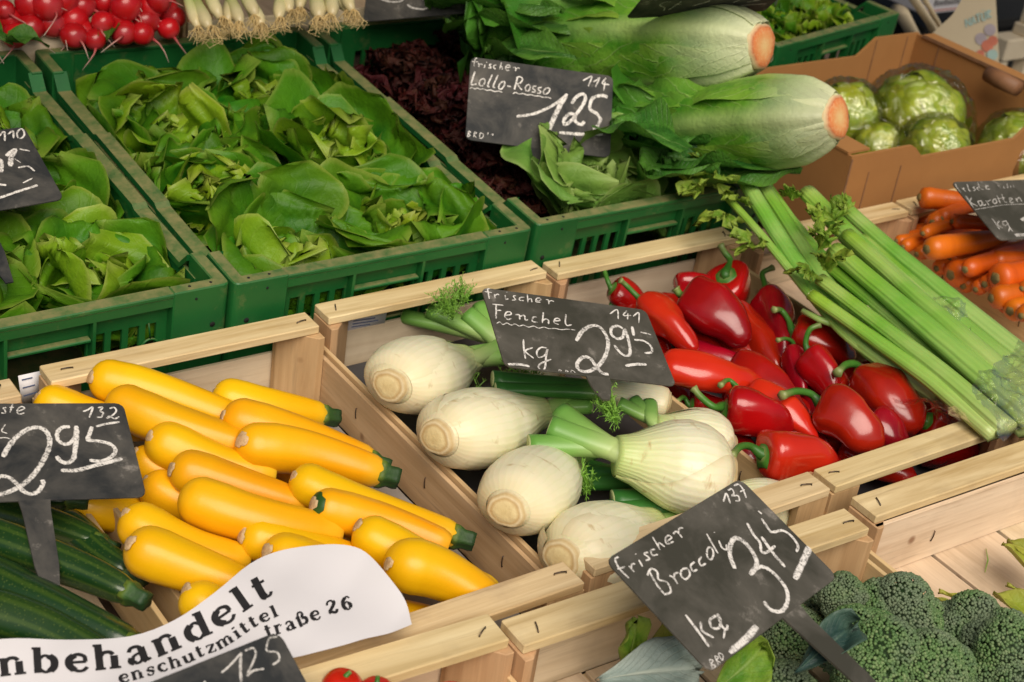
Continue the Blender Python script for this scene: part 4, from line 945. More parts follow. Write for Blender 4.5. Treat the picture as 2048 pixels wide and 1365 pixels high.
crate_label('small printed paper label on the green crate behind the fennel', [(706, 612), (778, 602), (768, 652), (690, 664)], .5345, 7)
crate_label('bluish paper label on the green crate behind the yellow courgettes', [(36, 752), (82, 742), (82, 800), (44, 812)], .5335, 3)

# ------------------------------------------------------------------ courgettes
def interp(t, xs, ys): return np.interp(t, xs, ys)

def courgette(name, label, cat, A, B, r, bend=0.0, skin='yellow_skin', stem=False, ring=False, group=None, seed=0, ridges=.012, stem_at='B', sag=0.0):
    A = Vector(A); B = Vector(B); L = (B - A).length
    t_ = thing(name, label, cat, A, frame(B - A), group)
    rr = random.Random(seed); n = 30
    t = np.concatenate([[0, .004, .012, .025, .045, .075], np.linspace(.11, .93, n - 12), [.955, .972, .985, .994, .998, 1.0]])
    x = t * L
    prof = interp(t, [0, .004, .012, .025, .045, .075, .13, .25, .5, .8, .93, .97, .99, 1], [.25, .42, .60, .75, .87, .95, 1.0, 1.04, .95, .80, .70, .60, .52, .45])
    xe = 1.0 * r; prof = np.minimum(prof + (t < .16) * .2, np.where(x < xe, np.sqrt(np.clip(1 - ((xe - np.minimum(x, xe)) / xe) ** 2.3, 0.0025, 1)) * (1 + .02 * np.clip(x / xe, 0, 1)), np.maximum(prof, .0) ))
    wob = 1 + .012 * np.sin(t * 9 + seed)
    path = np.stack([x, bend * np.sin(t * math.pi) + .001 * np.sin(7 * t + seed), -sag * np.sin(t * math.pi)], -1)
    ph = rr.uniform(0, 6)
    sec = lambda th, s: 1 + ridges * (1 + .8 * s) * np.cos(5 * (th + ph) + .3) + .008 * np.cos(2 * th + 5 * s + ph) + .006 * np.cos(10 * th)
    V, F, At = sweep(path, prof * r * wob, 30, sec)
    obj('body', mesh_np('body', V, F, At), M[skin], t_)
    # blossom scar on the rounded end, a little off the axis
    Rl = frame(B - A).transposed(); cd = Rl @ (CAM_POS - A).normalized()
    nn = (Vector((-1, 0, 0)) + Vector((0, cd.y, cd.z)) * rr.uniform(.35, .62) + Vector((0, rr.uniform(-.2, .2), rr.uniform(-.1, .25)))).normalized()
    a1 = nn.orthogonal().normalized(); a2 = nn.cross(a1); so = rr.uniform(.26, .40); ns = 16
    def patch(ang, lift, mat, nm, jag):
        V = []; T = []
        for q in (0, .3, .6, .85, 1.0):
            for k in range(ns):
                th = 2 * math.pi * k / ns; w = q * ang * (1 + jag * math.sin(3 * th + ph) + jag * .6 * math.sin(7 * th + 2 * ph))
                d = nn * math.cos(w) + (a1 * math.cos(th) + a2 * math.sin(th)) * math.sin(w)
                lf = lift * (1 if q < .9 else .2)
                V.append((xe + d.x * (xe + lf), d.y * (r * 1.0 + lf), d.z * (r * 1.0 + lf))); T.append(q)
        i_ = np.arange(4)[:, None] * ns; j_ = np.arange(ns)[None]; k_ = (j_ + 1) % ns
        return obj(nm, mesh_np(nm, V, [np.stack([i_ + j_, i_ + ns + j_, i_ + ns + k_, i_ + k_], -1).reshape(-1, 4)], {'t': T}), M[mat], t_)
    patch(so, .0016, 'blossom_scar', 'blossom_scar', .16)
    if ring: patch(so * 1.9, .0009, 'green_ring', 'green_collar', .10)
    if stem:
        e = path[-1]; d = path[-1] - path[-3]; d /= np.linalg.norm(d)
        pp = [e - d * .005, e, e + d * .006, e + d * .013, e + d * .017]
        V, F, At = sweep(pp, [r * .60, r * .58, r * .44, r * .46, r * .42], 20, lambda th, s: 1 + .13 * np.cos(5 * th))
        obj('stem', mesh_np('stem', V, F, At), M['courgette_stem'], t_)
    return t_

YG = 'yellow courgettes heaped in their crate'
YL = 'yellow courgette in the lower layer, mostly covered by others'
YZ = [ # blossom end px, other end px, radius px, z of axis, stem, label
 ((190, 757), (520, 868), 39, -.018, 0, 'yellow courgette resting against the back slat of its crate'),
 ((82, 800), (330, 862), 37, -.030, 0, 'yellow courgette poking out from behind the sign numbered 132'),
 ((226, 803), (560, 915), 41, -.012, 0, 'yellow courgette second from the back slat, lying over the one behind'),
 ((436, 788), (650, 826), 37, -.034, 1, 'yellow courgette with dark green stem touching the post of its crate'),
 ((456, 832), (744, 918), 42, -.018, 1, 'yellow courgette with dark stem, second along the crate side from the post'),
 ((482, 890), (752, 962), 44, -.018, 1, 'yellow courgette with ragged dark stem, third along the crate side from the post'),
 ((306, 875), (560, 965), 43, -.018, 0, 'yellow courgette beside the top corner of the sign numbered 132'),
 ((352, 940), (620, 1018), 41, -.016, 0, 'yellow courgette just behind the plumpest one in the middle'),
 ((372, 993), (680, 1083), 46, -.008, 0, 'plumpest yellow courgette in the middle of the heap'),
 ((594, 957), (910, 1078), 39, -.020, 1, 'long yellow courgette reaching the crate side with a green stem tip'),
 ((634, 1010), (900, 1098), 39, -.014, 2, 'yellow courgette with a green ring round its scar'),
 ((722, 1060), (1000, 1190), 42, -.020, 0, 'yellow courgette between the green-ringed one and the thick front one'),
 ((782, 1130), (985, 1222), 50, -.014, 0, 'thick yellow courgette beside the paper strip at the front slat'),
 ((254, 1037), (500, 1120), 43, -.016, 0, 'yellow courgette beside the dark courgettes, upper of two alike'),
 ((262, 1096), (530, 1190), 48, -.010, 0, 'plump yellow courgette beside the dark courgettes, lower of two alike'),
 ((492, 1073), (760, 1150), 41, -.024, 0, 'yellow courgette above the paper strip, partly under its neighbour'),
 ((538, 1104), (780, 1190), 47, -.012, 0, 'yellow courgette tucked under the top edge of the paper strip'),
 ((378, 1188), (620, 1260), 42, -.018, 0, 'yellow courgette half covered by the paper strip, at the crate partition'),
 ((404, 1236), (640, 1300), 34, -.028, 0, 'yellow courgette almost hidden by the paper strip'),
 ((296, 968), (540, 1040), 38, -.040, 0, None),
 ((270, 915), (480, 985), 36, -.042, 0, None),
 ((690, 1195), (890, 1252), 38, -.055, 0, 'yellow courgette lying low under the thick one at the front slat'),
 ((150, 1005), (400, 1050), 36, -.052, 0, None),
 ((560, 1020), (800, 1120), 36, -.060, 0, None),
 ((420, 880), (640, 960), 36, -.062, 0, None),
 ((320, 840), (560, 900), 36, -.062, 0, None),
]
for i, (a, b, rp, z, st, lb) in enumerate(YZ):
    A = P(*a, z + .012); B = P(b[0] + rnd.uniform(-14, 14), b[1] + rnd.uniform(-16, 10), z - .016)
    A = A + (A - B).normalized() * .006
    courgette('yellow_courgette', lb or YL, 'courgette', A, B, rp * 1.10 * mpp(A), bend=rnd.uniform(-.012, .010), sag=rnd.uniform(-.004, .006), stem=st == 1, ring=st == 2, group=None if lb else YG, seed=i)
GZ = [((-60, 1062), (262, 1188), 42, .0), ((-80, 1135), (268, 1300), 58, -.004), ((-80, 1205), (240, 1330), 52, .0), ((120, 1040), (262, 1145), 38, -.035), ((-40, 990), (140, 1000), 36, -.03), ((-120, 1290), (180, 1400), 50, -.01), ((-60, 1010), (200, 1090), 40, -.03)]
GLB = ['dark green courgette behind the stake of the sign numbered 132', 'dark green courgette with a pale streak, broadest beside the crate partition', 'dark green courgette partly under the paper strip', 'short dark courgette wedged against the crate partition', 'dark green courgette in the shade under the sign numbered 132', 'dark green courgette beneath the paper strip', 'dark green courgette low in the heap under the sign stake']
for i, (a, b, rp, z) in enumerate(GZ):
    A = P(*b, z); B = P(*a, z)
    A, B = B, A
    c = courgette('green_courgette', GLB[i], 'courgette', A, B, rp * mpp(A), bend=.004 * (-1) ** i, skin='green_courgette_skin', stem=True, seed=40 + i, ridges=.03, group='dark green courgettes')

# ------------------------------------------------------------------ peppers
def pepper(label, S, T, r, stem_px, z0, z1, bend=(0, 0), orange=False, seed=0, blunt=0.0, group='red peppers in their crate'):
    S = Vector(S); T = Vector(T); L = (T - S).length
    t_ = thing('red_pepper', label, 'pepper', S, frame(T - S), group)
    rr = random.Random(100 + seed); n = 34
    t = np.concatenate([np.linspace(0, .12, 9), np.linspace(.15, .9, 17), np.linspace(.92, 1, 8)])
    pw = .92 + blunt * .25
    prof = interp(t, [0, .015, .03, .06, .1, .2, .35, .55, .75, .9, .96, 1], [.30, .55, .72, .88, .97, 1.03, 1.0, .88 + blunt * .1, .66 + blunt * .22, .40 + blunt * .3, .26 + blunt * .25, .05])
    path = np.stack([t * L, bend[0] * np.sin(t * math.pi * .9), bend[1] * np.sin(t * math.pi * .9)], -1)
    p1, p2 = rr.uniform(0, 6), rr.uniform(0, 6)
    def sec(th, s):
        k = max(0, 1 - s)
        return 1 + (.055 + .05 * k) * np.cos(3 * th + p1 + 1.1 * s) + .035 * np.cos(2 * th + p2 - 2 * s) + .018 * np.sin(5 * th + p1 * 2 + 4 * s) * k
    V, F, A = sweep(path, prof * r, 30, sec)
    V = V + (vnoise(V, 32, seed * 1.7) * r * .20 + vnoise(V, 75, seed * 2.9) * r * .05)[:, None] * np.array([0, .7, .7])
    # hollow shoulders round the stem
    d = np.sqrt(V[:, 1] ** 2 + V[:, 2] ** 2); near = V[:, 0] < r * .35
    V[near, 0] += .25 * r * np.clip(1 - d[near] / (.62 * r), 0, 1)
    obj('body', mesh_np('body', V, F, A), M['pepper_orange_red' if orange else 'pepper_red'], t_)
    if stem_px:
        Ri = frame(T - S).transposed()
        pts = [np.array((r * .22, 0, 0)), np.array((-.001, 0, 0))]
        for (u, v, z) in stem_px:
            pts.append(np.array(Ri @ (P(u, v, z) - S)))
        c = catmull(pts, 5)
        m = len(c); q = np.linspace(0, 1, m)
        tube('stem', c, interp(q, [0, .2, .45, .9, 1], [.30 * r, .26 * r, .15 * r, .14 * r, .19 * r]).clip(.0024, .007), M['pepper_stem'], t_, nseg=10, section=lambda th, s: 1 + .08 * np.cos(5 * th))
        V, F, A = sweep([(r * .20, 0, 0), (r * .10, 0, 0), (r * .02, 0, 0), (-r * .05, 0, 0)], [r * .62, r * .55, r * .38, r * .2], 18, lambda th, s: 1 + .14 * np.cos(6 * th) * (1 - s))
        V[:, 0] += .22 * r * 0
        obj('calyx', mesh_np('calyx', V, F, A), M['pepper_stem'], t_)
    return t_

RP_FILL = 20
def Z6(x, y): return (1250 + x / 2.561, 420 + y / 2.561)
PL = [  # shoulder, tip (enlarged-view units), radius, z shoulder, z tip, stem points, bend, orange, blunt, label
 ((310, 450), (600, 720), 112, -.012, -.032, [(278, 430), (258, 402)], (.006, .012), 0, .35, 'big glossy red pepper arching over the middle of the heap'),
 ((90, 470), (360, 740), 82, -.016, -.03, [(50, 430), (5, 385), (-25, 360)], (0, .006), 1, .1, 'orange-red pepper with its stem up, right behind the Fenchel sign'),
 ((-70, 400), (120, 520), 70, -.03, -.05, [(-90, 360), (-115, 285)], (0, 0), 0, .3, 'red pepper by the back-corner post with a long upright stem'),
 ((515, 330), (570, 470), 98, -.010, -.05, [(540, 262), (512, 220), (490, 180)], (0, 0), 0, .9, 'round red pepper standing upright at the back slat'),
 ((250, 385), (560, 445), 62, -.036, -.042, [], (0, .006), 0, .3, 'dark red pepper lying crosswise at the back board'),
 ((725, 440), (800, 800), 84, -.026, -.05, [(712, 370), (705, 325), (760, 296)], (.004, .006), 0, .25, 'tall red pepper with a hooked stem beside the celery'),
 ((560, 520), (800, 840), 80, -.04, -.05, [], (0, .004), 0, .2, 'long red pepper half hidden under the big arching one'),
 ((170, 800), (725, 900), 88, -.010, -.03, [], (-.018, .010), 1, .0, 'long curved pepper with orange-red sheen under the Fenchel sign'),
 ((560, 770), (930, 1070), 78, -.026, -.04, [], (0, .008), 0, .1, 'slim dark red pepper slanting under the long curved one'),
 ((860, 620), (1160, 800), 88, -.022, -.04, [(835, 560), (800, 515), (762, 512)], (0, .01), 0, .3, 'red pepper with a stout bent stem next to the celery stalks'),
 ((940, 730), (1060, 980), 84, -.010, -.035, [(925, 680), (945, 615), (1000, 588)], (.004, .004), 0, .45, 'red pepper with a thin hooked stem in the middle of the heap'),
 ((860, 720), (920, 940), 62, -.03, -.04, [(860, 680), (825, 660), (782, 668)], (0, 0), 0, .2, 'narrow red pepper pressed behind the hook-stemmed one'),
 ((1215, 860), (1470, 1170), 118, -.020, -.04, [(1190, 795), (1130, 795), (1088, 835)], (0, .012), 0, .55, 'broad dark red pepper beside the celery film'),
 ((1005, 1000), (1260, 1270), 116, -.012, -.032, [(955, 945), (880, 930), (802, 952)], (.004, .012), 0, .65, 'broad red pepper leaning on the front slat with pale-tipped stem'),
 ((1240, 1080), (1425, 1260), 88, -.026, -.045, [(1215, 1040), (1160, 985)], (0, .006), 0, .45, 'red pepper with a short stem behind the front slat'),
 ((1540, 1080), (1740, 1170), 84, -.035, -.05, [(1530, 1030), (1500, 1005), (1465, 1008)], (0, 0), 0, .5, 'small red pepper in the corner below the celery film'),
 ((505, 1010), (840, 1160), 104, -.014, -.034, [(455, 1010), (390, 960), (350, 912)], (0, .010), 0, .25, 'red pepper with a thick green stem beside the white fennel'),
 ((630, 930), (980, 1200), 76, -.020, -.036, [(590, 920), (530, 872), (488, 900)], (0, .01), 1, .05, 'slim orange-red pepper with a knobbly stem'),
 ((700, 1250), (1060, 1330), 112, -.010, -.03, [(640, 1210), (590, 1215), (545, 1262)], (0, .006), 1, .7, 'bright orange-red pepper with curved stem at the front corner of its crate'),
 ((330, 1000), (620, 1090), 70, -.05, -.06, [(300, 960), (265, 985)], (0, 0), 0, .2, 'dark pepper deep in the heap with its stem towards the fennel'),
 ((1060, 870), (1160, 990), 64, -.03, -.05, [], (0, 0), 0, .5, 'red pepper tip showing between two broad ones'),
 ((1100, 1200), (1500, 1390), 84, -.06, -.065, [], (0, 0), 1, .3, 'red pepper lying low behind the front slat gap'),
 ((1520, 1230), (1830, 1240), 84, -.068, -.068, [], (0, 0), 0, .3, 'dark red pepper seen through the front slat gap'),
 ((1180, 820), (1400, 980), 70, -.06, -.07, [], (0, 0), 0, .3, 'red pepper buried in the heap near the celery'),
 ((700, 650), (900, 900), 80, -.065, -.07, [], (0, 0), 0, .3, 'red pepper buried in the heap under the tall one'),
 ((300, 620), (600, 900), 80, -.065, -.07, [], (0, 0), 0, .3, 'red pepper buried in the heap under the big arching one'),
 ((-60, 520), (160, 640), 66, -.055, -.06, [(-70, 480), (-45, 440)], (0, 0), 0, .3, 'red pepper with a tiny green stem behind the Fenchel sign'),
 ((850, 1150), (1100, 1330), 80, -.06, -.07, [], (0, 0), 0, .3, 'red pepper buried in the heap near the front corner'),
]
for i, (s, tpx, rp, z0, z1, st, bend, org, bl, lb) in enumerate(PL):
    S = P(*Z6(*s), z0 - .004); T = P(*Z6(*tpx), z1 - .010)
    pepper(lb, S, T, rp * 1.14 / 2.561 * mpp(S), [(*Z6(*q), z0 + .004 + .006 * k) for k, q in enumerate(st)], z0, z1, bend, bool(org), i, bl)

fl = random.Random(5)
for i in range(RP_FILL):
    S = Vector((.690 + .055 * (i % 5) + fl.uniform(-.01, .01), .17 + .10 * (i // 5) + fl.uniform(-.02, .02), -.072)); a = fl.uniform(-2.2, -.6)
    pepper('red pepper on the bottom layer of its crate, seen in gaps of the heap', S, S + Vector((math.cos(a), math.sin(a), 0)) * .11, .024, [], 0, 0, (0, .004), False, 60 + i, .3, 'bottom layer of red peppers')

# ------------------------------------------------------------------ fennel
def frond(parent, origin, direction, n=60, ln=.05, spread=.5, seed=0, name='frond'):
    rr = random.Random(seed); parts = []
    d0 = Vector(direction).normalized()
    def hair(a, b, w):
        a = np.array(a); b = np.array(b); d = b - a; s = np.cross(d, [rr.uniform(-1, 1), rr.uniform(-1, 1), 1.0]); s = s / (np.linalg.norm(s) + 1e-9) * w
        m = (a + b) / 2 + np.array([0, 0, .1 * np.linalg.norm(d)])
        return np.array([a - s, a + s, m + s, m - s, b]), [np.array([[0, 1, 2, 3]]), np.array([[3, 2, 4]])], {'t': np.array([0, 0, .5, .5, 1.])}
    nb = max(4, n // 10)
    for i in range(nb):
        d = (d0 + Vector((rr.gauss(0, spread), rr.gauss(0, spread), abs(rr.gauss(0, spread))))).normalized()
        L = ln * rr.uniform(.6, 1.1); o = Vector(origin)
        parts.append(hair(o, o + d * L, .0009))
        for k in range(12):
            s = .2 + .8 * k / 12; p = o + d * L * s
            e = (d * .8 + Vector((rr.gauss(0, .8), rr.gauss(0, .8), rr.gauss(.2, .6)))).normalized()
            q = p + e * ln * rr.uniform(.15, .3) * (1.2 - .5 * s); parts.append(hair(p, q, .0005))
            for _ in range(3):
                pm = p + (q - p) * rr.uniform(.3, .9); e2 = (e + Vector((rr.gauss(0, .8), rr.gauss(0, .8), rr.gauss(0, .8)))).normalized()
                parts.append(hair(pm, pm + e2 * ln * .1, .0004))
    V, F, A = join(parts)
    o = obj(name, mesh_np(name, V, F, A), M['frond_green'], parent)
    o['kind'] = 'stuff'
    return o

def fennel(label, base, neck, r, stalks, seed=0, flat=.8, fr=None, dark=False, slim=False, sheath=True):
    """stalks: list of world end points with radius"""
    base = Vector(base); neck = Vector(neck); L = (neck - base).length
    R3 = frame(neck - base); t_ = thing('fennel_bulb', label, 'fennel', base, R3, 'fennel bulbs in their crate')
    rr = random.Random(300 + seed); n = 34
    t = np.linspace(0, 1, n)
    prof = interp(t, [0, .02, .05, .12, .25, .40, .55, .7, .85, 1], [.40, .46, .58, .80, .97, 1.0, .92, .74, .55, .44])
    if slim: prof = interp(t, [0, .03, .1, .5, 1], [.8, .95, 1.0, .95, .8])
    path = np.stack([t * L, .002 * np.sin(t * 3 + seed), .0015 * np.sin(t * 4)], -1)
    ph = rr.uniform(0, 6)
    sec = lambda th, s: 1 + .022 * np.cos(2 * th + ph) + .012 * np.cos(3 * th + ph * 2) * (1 - s) + .10 * max(0, s - .62) * np.cos(3 * th + ph)
    V, F, A = sweep(path, prof * r, 48, sec, ell=(flat, 1.0))
    obj('bulb', mesh_np('bulb', V, F, A), M['fennel_bulb_skin'], t_)
    # outer sheaths: shells hugging one side with an oblique free edge
    if sheath and not slim:
        for k in range(2):
            th0 = rr.uniform(0, 6.28) if k else 2.0; nu, nv = 22, 22
            u = np.linspace(.035, .99, nu); V = []; T = []; Aa = []
            for ui in u:
                half = interp(ui, [0, .15, .45, .8, 1], [2.5, 2.3, 1.7, .9, .5])
                for vi in np.linspace(-1, 1, nv):
                    th = th0 + vi * half
                    pr = np.interp(ui, t, prof) * r * (sec(np.array([th]), ui)[0])
                    off = (.0034 * (1 - .55 * abs(vi) ** 8) + .0010 * k) * min(1, (ui - .03) / .05)
                    pr = pr + off
                    V.append((ui * L - .0005, math.cos(th) * pr * 0 + math.sin(th) * pr * -1.0, math.cos(th) * pr * flat)); T.append(ui); Aa.append(th / 6.283)
            i = np.arange(nu - 1)[:, None] * nv + np.arange(nv - 1)[None]
            q = np.stack([i, i + 1, i + nv + 1, i + nv], -1).reshape(-1, 4)
            obj('sheath', mesh_np('sheath', V, [q], {'t': T, 'a': Aa, 'd': np.tile(np.clip((np.abs(np.linspace(-1, 1, nv)) - .88) / .12, 0, 1), nu)}), M['fennel_bulb_skin'], t_)
    # cut root base, rings by radius
    br = r * .47 * (1.6 if slim else 1); rings = np.linspace(0, 1, 9); V = []; T = []; ns = 26; th = np.linspace(0, 2 * np.pi, ns, endpoint=False)
    hz = [-.0045, -.0046, -.0044, -.0042, -.004, -.0028, -.0026, -.0022, .004]
    for q, hh in zip(rings, hz):
        w = 1 + .04 * np.cos(3 * th + ph) + .02 * np.sin(7 * th)
        V.append(np.stack([np.full(ns, hh), np.sin(th) * br * (q + .001) * w, np.cos(th) * br * (q + .001) * flat * 1.05 * w], -1)); T.append(np.full(ns, q))
    V = np.concatenate(V); T = np.concatenate(T); i = np.arange(8)[:, None] * ns; j = np.arange(ns)[None]; kk = (j + 1) % ns
    obj('root_base', mesh_np('root_base', V, [np.stack([i + j, i + ns + j, i + ns + kk, i + kk], -1).reshape(-1, 4)], {'t': T}), M['fennel_base'], t_)
    Ri = R3.transposed()
    for k, (e, sr) in enumerate(stalks):
        e = Ri @ (Vector(e) - base)
        s0 = np.array([L * .72, (k - (len(stalks) - 1) / 2) * r * .22, 0]); e = np.array(e)
        m = (s0 + e) / 2; m[0] = max(m[0], L * 1.0); m = .6 * m + .4 * np.array([L * 1.05, s0[1] * 1.2, 0])
        c = catmull([s0, m, e], 8)
        tube('stalk', c, interp(np.linspace(0, 1, len(c)), [0, .3, 1], [sr * 1.25, sr * 1.05, sr]), M['fennel_stalk_dark' if dark else 'fennel_stalk'], t_, nseg=14, ell=(.85, 1.1), section=lambda th, s: 1 + .03 * np.cos(9 * th) - .10 * np.exp(-((th - 1.57) / .5) ** 2))
        d = c[-1] - c[-2]; d /= np.linalg.norm(d)
        tube('cut_end', [c[-1] - d * .001, c[-1] + d * .0006, c[-1] + d * .0007], [sr * .93, sr * .90, sr * .3], M['cut_end'], t_, nseg=14, ell=(.85, 1.1))
    if fr:
        for k, (p, d, n_, ln) in enumerate(fr):
            frond(t_, Ri @ (Vector(p) - base), Ri @ Vector(d), n_, ln, .45, seed * 10 + k)
    return t_

def px(u, v, z): return P(u, v, z)
k0 = mpp(P(900, 800, -.03))
fennel('large white fennel bulb with a brown-stained root base near the back slat', px(778, 772, .008), px(930, 716, -.045), 86 * k0, [(px(1040, 672, -.035), .010), (px(1060, 712, -.045), .011), (px(1010, 695, -.05), .009)], 1)
fennel('fennel bulb with brown scratches and a wide overlapping sheath, middle of its crate', px(872, 876, .010), px(1075, 820, -.038), 86 * k0, [(px(1165, 788, -.030), .010), (px(1180, 812, -.034), .010)], 2)
fennel('fennel bulb with a round root base touching the crate partition', px(1012, 1022, .008), px(1135, 918, -.05), 80 * k0, [(px(1200, 895, -.05), .010), (px(1190, 870, -.055), .009)], 3)
fennel('fennel bulb half hidden behind the front slat of its crate', px(1122, 1118, -.008), px(1310, 1050, -.055), 88 * k0, [(px(1400, 1020, -.05), .01)], 4)
fennel('fennel bulb lying with cut pale stalks towards the crate partition', px(1458, 950, -.012), px(1232, 905, .004), 100 * k0, [(px(1058, 890, .0), .0120), (px(1100, 853, .012), .0130), (px(1122, 824, .010), .0125)], 5,
       fr=[(px(1235, 850, .02), (-.4, .3, .5), 160, .042)])
fennel('pale fennel bulb against the pepper crate, behind the biggest bulb', px(1462, 895, -.03), px(1310, 852, -.012), 68 * k0, [(px(1238, 806, -.004), .008), (px(1268, 800, -.004), .008), (px(1300, 806, -.004), .008)], 6)
fennel('slender white fennel heart lying under the Fenchel sign with green stalks', px(1335, 806, -.014), px(1190, 778, -.016), 38 * k0, [(px(985, 758, -.010), .0105), (px(990, 778, -.014), .009)], 7, slim=True, dark=True)
fennel('fennel hidden behind the Fenchel sign, trimmed stalks pointing to the back slat', px(1130, 735, -.05), px(1010, 690, -.045), 66 * k0, [(px(806, 632, -.045), .010), (px(858, 620, -.030), .011), (px(935, 628, -.025), .012), (px(960, 612, -.025), .010)], 8, dark=False,
       fr=[(px(905, 640, -.015), (-.3, .2, .6), 160, .045), (px(925, 610, -.01), (-.3, .3, .5), 100, .04)])
fennel('fennel bulb showing beside the edge of the Broccoli sign', px(1590, 1025, -.045), px(1430, 1000, -.04), 58 * k0, [(px(1225, 1000, -.045), .012), (px(1215, 1022, -.05), .012)], 9, dark=True)
fennel('fennel with dark green stalks at the bottom of its crate', px(1420, 985, -.066), px(1300, 960, -.062), 50 * k0, [(px(1160, 945, -.055), .010), (px(1150, 965, -.06), .010), (px(1050, 900, -.055), .009)], 10, dark=True, fr=[(px(1080, 800, -.05), (-.5, .3, .3), 200, .06), (px(1180, 990, -.05), (-.5, .3, .3), 100, .05), (px(980, 840, -.06), (-.5, .3, .3), 120, .06)])

# ------------------------------------------------------------------ carrots
def ZC(x, y): return (1750 + x / 4.55, 340 + y / 4.55)
CL = [((405, 250), (900, 300), 72, .002), ((470, 725), (1150, 610), 84, -.010), ((435, 580), (700, 535), 46, -.016), ((705, 470), (960, 500), 48, -.002), ((600, 445), (900, 370), 54, -.006), ((520, 480), (880, 340), 58, -.012),
 ((820, 910), (1420, 640), 66, -.022), ((1062, 815), (1460, 760), 66, -.018), ((1095, 990), (1480, 900), 102, -.016), ((998, 1045), (1160, 900), 62, -.034), ((1060, 1170), (1480, 1080), 82, -.030), ((1230, 1290), (1500, 1140), 82, -.034),
 ((1335, 1085), (1560, 1010), 54, -.014), ((1330, 1330), (1560, 1260), 62, -.02), ((195, 650), (420, 590), 46, -.046), ((255, 705), (460, 610), 48, -.044), ((380, 770), (560, 690), 52, -.046), ((690, 960), (960, 860), 92, -.050), ((915, 1090), (1080, 1020), 54, -.046), ((670, 805), (920, 740), 56, -.046),
 ((560, 900), (760, 800), 60, -.06), ((800, 1060), (1000, 980), 60, -.06), ((1160, 1240), (1400, 1160), 70, -.055), ((980, 640), (1400, 560), 70, -.04), ((1000, 740), (1400, 700), 60, -.05), ((960, 380), (1500, 420), 70, -.03)] + [((300 + 170 * (k % 6) + 60 * (k // 6), 640 + 85 * (k % 6) - 60 * (k // 6)), (560 + 170 * (k % 6) + 60 * (k // 6), 580 + 85 * (k % 6) - 60 * (k // 6)), 62, -.062) for k in range(14)]
CLB = {0: 'orange carrot lying across the crate corner below the cardboard box', 1: 'long thick orange carrot pointing at the Karotten sign', 2: 'thin carrot resting above the long thick one', 3: 'small carrot with a thin tail root beside the sign', 8: 'thickest carrot with a cracked brown crown', 7: 'carrot with a round brown crown above the thickest one', 6: 'bent carrot tucked beneath the long thick one'}
for i, (a, b, rp, z) in enumerate(CL):
    A = P(*ZC(*a), z); B = P(*ZC(*b), z); d = (B - A).normalized(); B = A + d * max(.11, (B - A).length * 1.15)
    lb = CLB.get(i)
    t_ = thing('carrot', lb or 'orange carrot in the heap, crown end towards the celery', 'carrot', A, frame(B - A), None if lb else 'carrots heaped in their crate')
    L = (B - A).length; r = rp * 1.36 / 4.55 * mpp(A); t = np.linspace(0, 1, 26)
    prof = interp(t, [0, .012, .03, .07, .15, .5, .85, .97, 1], [.45, .68, .86, .97, 1, .88, .62, .35, .06])
    path = np.stack([t * L, rnd.uniform(-.008, .008) * np.sin(t * 3.1), rnd.uniform(-.002, .004) * np.sin(t * 3.1)], -1)
    ph = rnd.uniform(0, 9)
    V, F, At = sweep(path, prof * r * (1 + .012 * np.sin(t * 60 + ph) + .02 * np.sin(t * 17 + ph)), 20, lambda th, s: 1 + .03 * np.cos(2 * th + ph + 3 * s))
    obj('root', mesh_np('root', V, F, At), M['carrot_skin'], t_)
    V, F, At = sweep([(-.0035, 0, 0), (-.003, 0, 0), (-.001, 0, 0), (.003, 0, 0)], [r * .14, r * .24, r * .36, r * .5], 14, lambda th, s: 1 + .1 * np.sin(5 * th))
    obj('crown', mesh_np('crown', V, F, At), M['carrot_crown'], t_)
    if i == 3:
        tube('tail', [(.0, .0, r), (.02, .002, r * 1.15), (.045, .004, r * 1.1)], [.0015, .001, .0004], M['carrot_skin'], t_, nseg=6)

# ------------------------------------------------------------------ radishes
RZ = [(20, 40, 26), (60, 5, 30), (30, 72, 26), (62, 55, 28), (104, 45, 33), (95, 10, 33), (148, 42, 30), (165, 65, 26), (126, 0, 33), (165, 12, 28), (148, 72, 27), (10, 20, 20), (238, 35, 22), (252, 12, 32), (240, 2, 20), (248, 66, 26), (285, 68, 24), (292, 42, 29), (300, 15, 28), (330, 18, 28), (338, 58, 22), (205, 45, 22), (-15, 60, 26), (270, -5, 28), (350, 35, 22), (318, 0, 26), (210, 5, 24), (190, 80, 22)]
RG = 'radishes in bunches behind the lettuce crates'
for i, (u, v, rp) in enumerate(RZ):
    z = .100 + .05 * (85 - v) / 85 + rnd.uniform(-.006, .006)
    p = P(u, v, z); r = rp * mpp(p) * .98
    dr = Vector((rnd.uniform(-.9, 1.4), -1, rnd.uniform(-.9, .5)))
    t_ = thing('radish', 'round red radish with thin pink root in the bunches', 'radish', p, frame(dr), RG)
    t = np.linspace(-1, 1, 15); prof = np.sqrt(np.clip(1 - t ** 2, 0, 1)) * (1 - .08 * t) + .04
    V, F, At = sweep(np.stack([t * r, 0 * t, 0 * t], -1), prof * r, 18, lambda th, s: 1 + .03 * np.cos(2 * th + i))
    obj('body', mesh_np('body', V, F, At), M['radish_skin'], t_)
    L = rnd.uniform(.010, .032); cb = rnd.uniform(-.025, .025)
    tube('root', [(r * .9, 0, 0), (r + L * .3, cb * .2, -.002), (r + L * .65, cb * .7, -.008), (r + L, cb * 1.4, -.018)], [.0024, .0012, .0008, .0004], M['radish_root'], t_, nseg=7)

